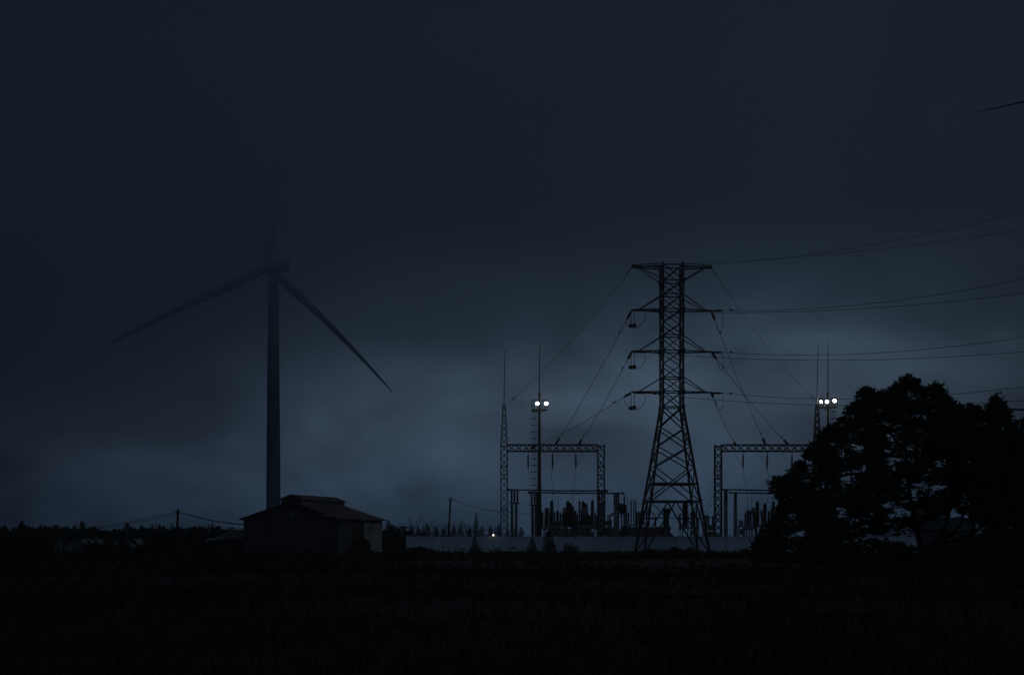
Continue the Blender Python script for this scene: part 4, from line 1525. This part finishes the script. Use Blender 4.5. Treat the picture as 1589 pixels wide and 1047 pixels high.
# clipped conifers behind the wall
GRPA = 'small clipped conifers along the wall'
LABA = 'small dark clipped conifer standing in a row just behind the pale wall'
ar = [(602, 806, 210, 1.25), (616.5, 818, 212, 1), (627, 816, 212, 1), (639.5, 815, 210, 1.1), (649, 817, 212, 0.95), (664, 813.5, 210, 1.05), (677, 818, 212, 1.1), (689, 818, 212, 1.1), (704, 815.5, 210, 1.1),
      (713.5, 815, 212, 1), (728, 818.5, 212, 1), (748, 815.5, 210, 1.1), (760.5, 814.5, 212, 1), (774, 813.5, 210, 1.1), (788, 819, 214, 1), (797, 820, 214, 1), (809, 817, 212, 1.1), (608, 812, 214, 1), (594.5, 822, 216, 1)]
pa = [conifer_proto(4.0, 0.72, 31 + k, 'conifer_shrub', LABA, 'conifer', GRPA, 0.55) for k in range(3)]
lists = [[], [], []]
for i, (px, y, d, wd) in enumerate(ar):
    h = EYE + (HY - y) / (F / d)
    lists[i % 3].append((gp(px, d), (wd * 0.95, wd * 0.95, h / 4.0), rnd.uniform(0, 6), None if px > 612 else 'dark clipped conifer in the clump touching the barn corner', GRPA))
for k in range(3):
    place_all(pa[k], lists[k])

# young conifers with tiers
y1 = conifer_proto(6.0, 0.95, 41, 'conifer_tree', 'slim young conifer with tiered branches rising behind the wall', 'tree', None, 0.9, w=0.04)
y1.location = gp(739, 200)
yb = EYE + (HY - 793) / (F / 200)
y1.scale = (0.75, 0.75, yb / 6.0)

# far tree line at the left: countable dark conifers with an irregular outline
GRPF = 'far conifers along the field edge'
LABF = 'small far conifer in the dark tree line beyond the field'
pf = [conifer_proto(6.0, 1.25, 51 + k, 'conifer_tree', LABF, 'tree', GRPF, 0.35 + 0.2 * k, w=0.10) for k in range(3)]
lists = [[], [], []]
px = -40.0
i = 0
while px < 385:
    d = rnd.uniform(215, 275)
    base = 816.5 if px < 150 else (818.5 if px < 330 else 820.5)
    y = base + rnd.gauss(0, 3.6) + 3 * noise.noise(Vector((px * 0.03, 0, 0)))
    if px < 60:
        y -= 1
    h = max(2.2, EYE + (HY - y) / (F / d))
    lists[i % 3].append((gp(px, d), (0.95 * rnd.uniform(0.7, 1.25), 0.95, h / 6.0 * 1.0), rnd.uniform(0, 6), None, GRPF))
    px += rnd.uniform(4.0, 7.5)
    i += 1
for k in range(3):
    place_all(pf[k], lists[k])
# a second, taller pointed few
sp = conifer_proto(7.0, 0.9, 71, 'conifer_tree', 'slender pointed conifer sticking out of the far tree line near the photo edge', 'tree', None, 0.95, w=0.06)
sp.location = gp(35, 205)
sp.scale = (0.9, 0.9, (EYE + (HY - 806) / (F / 205)) / 7.0)
dup(sp, gp(330, 200), 1.2, (0.55, 0.55, (EYE + (HY - 806) / (F / 200)) / 7.0), 'slender pointed conifer in the tree line between pole and barn')
dup(sp, gp(357, 200), 2.2, (0.6, 0.6, (EYE + (HY - 816) / (F / 200)) / 7.0), 'short pointed conifer behind the low dark shed roof')


# the scrub the far conifers stand in reads as one mass
th = MB()
rt = random.Random(313)
for _ in range(8600):
    px_ = rt.uniform(-160, 640) if rt.random() < 0.65 else rt.uniform(1330, 2150)
    d_ = rt.uniform(203, 232)
    top_ = 2.9 + 0.9 * noise.noise(Vector((px_ * 0.018, d_ * 0.05, 5))) + 0.7 * noise.noise(Vector((px_ * 0.07, d_ * 0.1, 8)))
    if 150 < px_ < 270:
        top_ -= 0.3
    q = gp(px_, d_)
    tuft(th, (q.x, q.y, max(0.1, top_ * rt.random() ** 0.5)), 0.42, 5, rt, 0.10, 0.5)
tho = th.build('thicket', 'leaves')
tho['kind'] = 'stuff'
tho['label'] = 'dark scrub massed along the far edge of the field'

# mid-distance bushy dark shrubs at the left (hedge pieces) ------------------
def bush_proto(seed, label, group, mname='leaves', upright=0.2, n=120, name='shrub'):
    rng = random.Random(seed)
    t = thing(name, label, 'shrub', (0, 0, 0), group)
    cr = MB()
    for _ in range(n):
        a, r = rng.uniform(0, 6.283), rng.random() ** 0.5
        z = rng.random() ** 0.8
        k = math.sqrt(max(0, 1 - (z * 0.92) ** 2))
        k *= 0.85 + 0.3 * noise.noise(Vector((math.cos(a) * 1.5, math.sin(a) * 1.5, seed)))
        p = Vector((math.cos(a) * r * k, math.sin(a) * r * k, z))
        tuft(cr, p, 0.22, 6, rng, 0.055, upright)
    st = MB()
    for _ in range(7):
        a = rng.uniform(0, 6.283)
        st.bar((0, 0, -0.15), (math.cos(a) * 0.55, math.sin(a) * 0.55, 0.75), 0.02)
    st.build('stem', 'bark', t)
    cr.build('foliage', mname, t)
    return t


GB = 'low shrubs along the foot of the pale wall'
LB = 'low dark rounded shrub at the foot of the pale wall'
GH = 'dark shrubs in the rough ground by the tunnels and sheds'
LH = 'dark shrub in the rough ground left of the barn'
bp_ = [bush_proto(81 + k, LB, GB) for k in range(3)]
lists = [[], [], []]
i = 0
for px, y, d, wd in ((640, 850, 156, 1.1), (651, 848, 158, 1.0), (662, 851, 155, 1.2), (672, 856, 154, 1.0), (690, 858, 153, 0.9), (712, 858, 155, 1.0), (745, 857, 154, 1.0), (770, 857, 155, 1.0), (785, 855, 157, 1.1),
                     (800, 857, 155, 0.9), (842, 858, 155, 1.0), (905, 857, 155, 1.2), (925, 857, 154, 1.2), (950, 858, 155, 1.2), (975, 857, 155, 1.1), (990, 856, 153, 1.0), (1003, 853, 153, 0.9), (1012, 852, 152, 0.8),
                     (1030, 854, 152, 1.0), (1045, 849.5, 152, 0.8), (1053, 852, 152, 0.8), (1071, 850, 152, 0.75), (1064, 853, 151, 0.8), (1088, 856, 152, 1.0), (1105, 855, 152, 0.9), (1125, 857, 153, 1.0), (1140, 857, 152, 0.9),
                     (1156, 851.5, 151, 0.75), (1166, 855, 151, 0.8), (1190, 855, 151, 1.0)):
    h = EYE + (HY - y) / (F / d)
    lists[i % 3].append((gp(px, d), (wd, wd, max(0.35, h)), rnd.uniform(0, 6), None, GB))
    i += 1
for px in range(12, 640, 13):
    if 372 < px < 585 and px % 3:
        continue
    d = rnd.uniform(128, 146) if px < 380 else rnd.uniform(128, 140)
    h = rnd.uniform(0.5, 1.5) if px < 372 else rnd.uniform(0.3, 0.7)
    if 86 < px < 138:
        h *= 0.45
    lists[i % 3].append((gp(px + rnd.uniform(-5, 5), d), (rnd.uniform(0.9, 1.7), 1.2, h), rnd.uniform(0, 6), LH, GH))
    i += 1
# big bush hiding the barn's doorway foot
lists[0].append((gp(560, 146), (1.5, 1.3, 1.7), 0.4, 'dense dark shrub against the pale sheet side of the barn', None))
for k in range(3):
    place_all(bp_[k], lists[k])

# upright evergreen shrubs in front of the wall
u1 = conifer_proto(2.0, 0.42, 91, 'upright_shrub', 'forked upright shrub before the wall below the slim young conifer', 'shrub', 'upright shrubs before the wall', 0.2, 'leaves', 0.05)
u1.location = gp(736.5, 160)
u1.scale = (0.9, 0.9, (EYE + (HY - 832) / (F / 160)) / 2.0)
for px, y, wd, lab in ((829.5, 846, 0.8, 'short arm of upright shrub before the wall, right of the mast foot'), (826, 833.5, 1.0, 'upright shrub before the wall directly below the floodlight mast'),
                       (851, 823.5, 1.45, 'tallest upright shrub before the wall, under the flared grey head'), (856.5, 838, 1.1, 'upright shrub leaning on the tallest one'), (879, 841, 0.85, 'ragged upright shrub before the wall under the breakers, taller'),
                       (886.5, 842.5, 0.8, 'ragged upright shrub before the wall under the breakers, shorter'), (893, 846, 0.8, 'last low ragged shrub of the trio before the wall'), (730.5, 847, 0.5, 'left side shoot of the forked upright shrub'),
                       (743.5, 846, 0.5, 'right side shoot of the forked upright shrub')):
    dup(u1, gp(px, 160 + rnd.uniform(-1, 1)), rnd.uniform(0, 6), (wd, wd, (EYE + (HY - y) / (F / 160)) / 2.0), lab)


# bare trees -----------------------------------------------------------------
def bare(px, d, ytop, spread, seed, label, r0=0.07, leafy=0, n0=6, group=None, name='bare_tree'):
    rng = random.Random(seed)
    t = thing(name, label, 'tree', gp(px, d), group)
    H = EYE + (HY - ytop) / (F / d)
    base = gp(px, d)
    tr = MB().tube([base - Vector((0, 0, 0.2)), base + Vector((0.03, 0, H * 0.35))], [r0, r0 * 0.8], 6)
    tr.build('trunk', 'bark', t)
    b = MB()
    lf = MB()

    def grow(p, d_, l, r, lvl):
        q = p + d_ * l * 0.5 + Vector((rng.uniform(-1, 1), rng.uniform(-1, 1), 0)) * l * 0.05
        e = p + d_ * l
        b.tube([p, q, e], [r, r * 0.8, r * 0.6], 4, False)
        if leafy and lvl <= 1 and rng.random() < leafy:
            tuft(lf, e, 0.17, 5, rng, 0.06, 0)
        if lvl > 0:
            for _ in range(rng.choice((2, 3))):
                dd = (d_ + Vector((rng.uniform(-1, 1), rng.uniform(-1, 1), rng.uniform(-0.1, 0.7))) * 0.5).normalized()
                grow(p + d_ * l * rng.uniform(0.5, 1.0), dd, l * 0.62, r * 0.55, lvl - 1)

    for k in range(n0):
        a = 2 * math.pi * k / n0 + rng.uniform(-0.3, 0.3)
        dirn = Vector((math.cos(a) * spread, math.sin(a) * spread, 1.0)).normalized()
        grow(base + Vector((0, 0, H * rng.uniform(0.2, 0.38))), dirn, H * 0.33, r0 * 0.5, 2)
    b.build('branches', 'bark', t)
    if leafy and lf.v:
        lf.build('foliage', 'leaves', t)


bare(138, 170, 795, 0.85, 5, 'bare spreading tree with fine upward twigs above the torn tunnels', 0.10, 0, 9)
bare(152, 172, 812, 0.7, 51, 'small bare sapling beside the bare spreading tree', 0.05, 0, 5)
bare(256, 172, 803, 0.6, 6, 'sparse sapling still holding a few round leaves left of the utility pole', 0.06, 0.55, 5)
bare(290, 178, 804, 0.7, 7, 'bare twiggy sapling just right of the utility pole', 0.05, 0, 5)
bare(304, 178, 806, 0.6, 77, 'second bare twiggy sapling right of the utility pole', 0.05, 0, 5)
bare(242, 178, 800, 0.5, 78, 'tall bare thin sapling left of the leafy one', 0.05, 0, 4)
bare(16, 190, 806, 0.5, 8, 'bare sapling at the photo edge end of the far tree line', 0.05, 0.2, 4)
bare(60, 190, 802, 0.6, 9, 'sparse sapling with leaf clumps above the far tree line', 0.05, 0.4, 5)
bare(72, 190, 803, 0.5, 10, 'thin bare sapling next to the clumped sapling in the tree line', 0.05, 0.2, 4)
bare(92, 190, 807, 0.6, 101, 'small half bare sapling left of the torn tunnels', 0.05, 0.4, 5)
bare(212, 195, 814, 0.8, 102, 'low bare sapling in the tree line between the tunnels and the pole', 0.05, 0, 5)
for px, yt, lv_, nn in ((616, 796, 0.05, 'first'), (645, 794, 0.6, 'second'), (657, 800, 0.1, 'third'), (672, 797, 0, 'fourth'), (684, 800, 0, 'fifth'), (704, 803, 0.3, 'sixth'), (722, 799, 0.35, 'seventh'), (731, 804, 0, 'eighth'), (766, 808, 0, 'ninth')):
    bare(px, 207, yt, 0.45, int(px), '%s sapling from the barn among those rising behind the clipped conifers' % nn, 0.085, lv_, 5, 'bare saplings behind the clipped conifers', 'sapling')
ob = bush_proto(97, 'small rusty orange shrub between the clipped conifers behind the wall', None, 'russet')
ob.location = gp(656.5, 204)
ob.scale = (0.8, 0.7, 2.6)


# ---------------------------------------------------------------- field details
def stalk_bush(px, py, h, w_, seed, label):
    d = EYE * F / (py - HY)
    o = bush_proto(seed, label, 'reddish plants in the dark field', 'russet', 0.8, 60, 'field_plant')
    q = gp(px, d)
    o.location = (q.x, q.y, gz(q.x, q.y))
    o.scale = (w_, w_, h)


stalk_bush(20, 952, 0.75, 0.35, 201, 'dim reddish plant near the photo edge in the field')
stalk_bush(265, 950, 0.55, 0.22, 202, 'dim narrow reddish plant in the field below the barn')
stalk_bush(235, 985, 0.5, 0.40, 203, 'dim broad reddish plant lowest in the field')
for px, y0, y1_, lab in ((531, 870, 879, 'short pale stake in the field before the barn'), (998, 919, 935, 'pale stake standing in the field below the tower'), (670, 862, 872, 'thin grey stake near the end of the wall')):
    d = EYE * F / (y1_ - HY)
    p = gp(px, d)
    z = gz(p.x, p.y)
    h = (y1_ - y0) / (F / d)
    s = MB().tube([(p.x, p.y, z - 0.3), (p.x + 0.02, p.y, z + h)], [0.035, 0.03], 6).box((p.x + 0.02, p.y, z + h), (0.07, 0.07, 0.06))
    tag(s.build('stake', 'straw'), lab, 'stake', 'stakes in the field')
for pts, r, lab in (([(1018, 931), (1032, 922), (1046, 916), (1056, 906)], 0.03, 'pale dry stalk bent over in the field beside the stake'),
                    ([(1262, 946), (1290, 944), (1330, 945), (1362, 948), (1388, 954), (1404, 972)], 0.025, 'long arched bare bough lying in the grass below the huge pine'),
                    ([(1330, 946), (1334, 938), (1331, 926), (1326, 920)], 0.025, 'short pale twig rising from the long arched bough'),
                    ([(1290, 962), (1306, 985), (1318, 1010), (1330, 1030)], 0.02, 'faint thin bough slanting through the lower field')):
    d0 = EYE * F / (max(p[1] for p in pts) + 8 - HY)
    P = [W(x, y, d0 + 0.3 * k) for k, (x, y) in enumerate(pts)]
    tag(MB().tube(P, [r * (1 - 0.12 * k) for k in range(len(P))], 5).build('dry_bough', 'straw'), lab, 'dead branch', 'dead boughs in the field')

# grass over the field, one object: nobody could count it
rg = random.Random(99)
gr = MB()
for _ in range(36000):
    d = 17 + 146 * rg.random() ** 1.15
    x = rg.uniform(-0.46, 0.58) * d
    if noise.noise(Vector((x * 0.12, d * 0.12, 0))) + rg.uniform(-0.3, 0.6) < 0:
        continue
    h = rg.uniform(0.12, 0.42) * (1 + 0.8 * max(0, noise.noise(Vector((x * 0.2, d * 0.2, 7)))))
    if d > 112 and noise.noise(Vector((x * 0.35, d * 0.3, 3))) > 0.12:
        h *= rg.uniform(1.2, 2.3)
    z = gz(x, d)
    w_ = 0.012 + 0.0005 * d
    for k in range(3):
        a = rg.uniform(0, 6.283)
        lx, ly = math.cos(a) * h * 0.45, math.sin(a) * h * 0.45
        ox, oy = rg.uniform(-0.1, 0.1), rg.uniform(-0.1, 0.1)
        s = Vector((math.sin(a), -math.cos(a), 0)) * w_
        o = len(gr.v)
        gr.v += [(x + ox - s.x, d + oy - s.y, z - 0.05), (x + ox + s.x, d + oy + s.y, z - 0.05), (x + ox + lx, d + oy + ly, z + h)]
        gr.f.append((o, o + 1, o + 2))
for _ in range(900):
    d = 40 + 112 * rg.random() ** 0.7
    x = rg.uniform(-0.44, 0.55) * d
    if noise.noise(Vector((x * 0.07, d * 0.09, 11))) < -0.05:
        continue
    hh = rg.uniform(0.2, 0.75) * (1.25 if d > 120 else 0.8)
    z = gz(x, d)
    for q in range(6):
        tuft(gr, (x + rg.gauss(0, 0.35), d + rg.gauss(0, 0.3), z + hh * rg.random()), 0.32, 5, rg, 0.035, 0.6)
go = gr.build('grass', 'blade_grass')
go['kind'] = 'stuff'
go['label'] = 'rough dark grass covering the field'

# ---------------------------------------------------------------- air
M['haze'] = volume('haze_air', 0.0003)
hz = MB().box((0, 400, 72), (2400, 1200, 146)).build('haze', 'haze')
hz['kind'] = 'stuff'
hz['label'] = 'thin dusk haze over the whole field'


def cloud_deck(b0, top, dens, seed):
    """low cloud with an uneven underside"""
    nm = 'cloud_air_%d' % seed
    M[nm] = volume(nm, dens, g=0.8)
    m = MB()
    nx_, ny_ = 60, 40
    x0, x1, y0, y1 = -1190 + seed, 1190 - seed, -190 + seed, 640 - seed * 25
    fx = lambda i: x0 + (x1 - x0) * i / nx_
    fy = lambda j: y0 + (y1 - y0) * j / ny_
    for j in range(ny_ + 1):
        for i in range(nx_ + 1):
            x, y = fx(i), fy(j)
            z = b0 - 2 + 15 * math.tanh((x + 84) / 24) + 8 + 8 * math.tanh((x - 42) / 40) + 5 * noise.noise(Vector((x * 0.012, y * 0.012, seed * 3.1)))
            m.v.append((x, y, z))
    for j in range(ny_):
        for i in range(nx_):
            a = j * (nx_ + 1) + i
            m.f.append((a, a + nx_ + 1, a + nx_ + 2, a + 1))
    o = len(m.v)
    m.v += [(x0, y0, top), (x1, y0, top), (x1, y1, top), (x0, y1, top)]
    m.f.append((o, o + 1, o + 2, o + 3))
    row = nx_ + 1
    m.f.append(tuple([i for i in range(nx_ + 1)] + [o + 1, o]))
    m.f.append(tuple([ny_ * row + i for i in range(nx_, -1, -1)] + [o + 3, o + 2]))
    m.f.append(tuple([j * row + nx_ for j in range(ny_ + 1)] + [o + 2, o + 1]))
    m.f.append(tuple([j * row for j in range(ny_, -1, -1)] + [o, o + 3]))
    c = m.build('low_cloud', nm)
    c['kind'] = 'stuff'
    c['label'] = 'low grey cloud swallowing the turbine hub'


cloud_deck(44, 126, 0.0018, 1)
cloud_deck(56, 127, 0.0060, 2)
cloud_deck(68, 128, 0.0046, 3)
cloud_deck(86, 131, 0.014, 4)
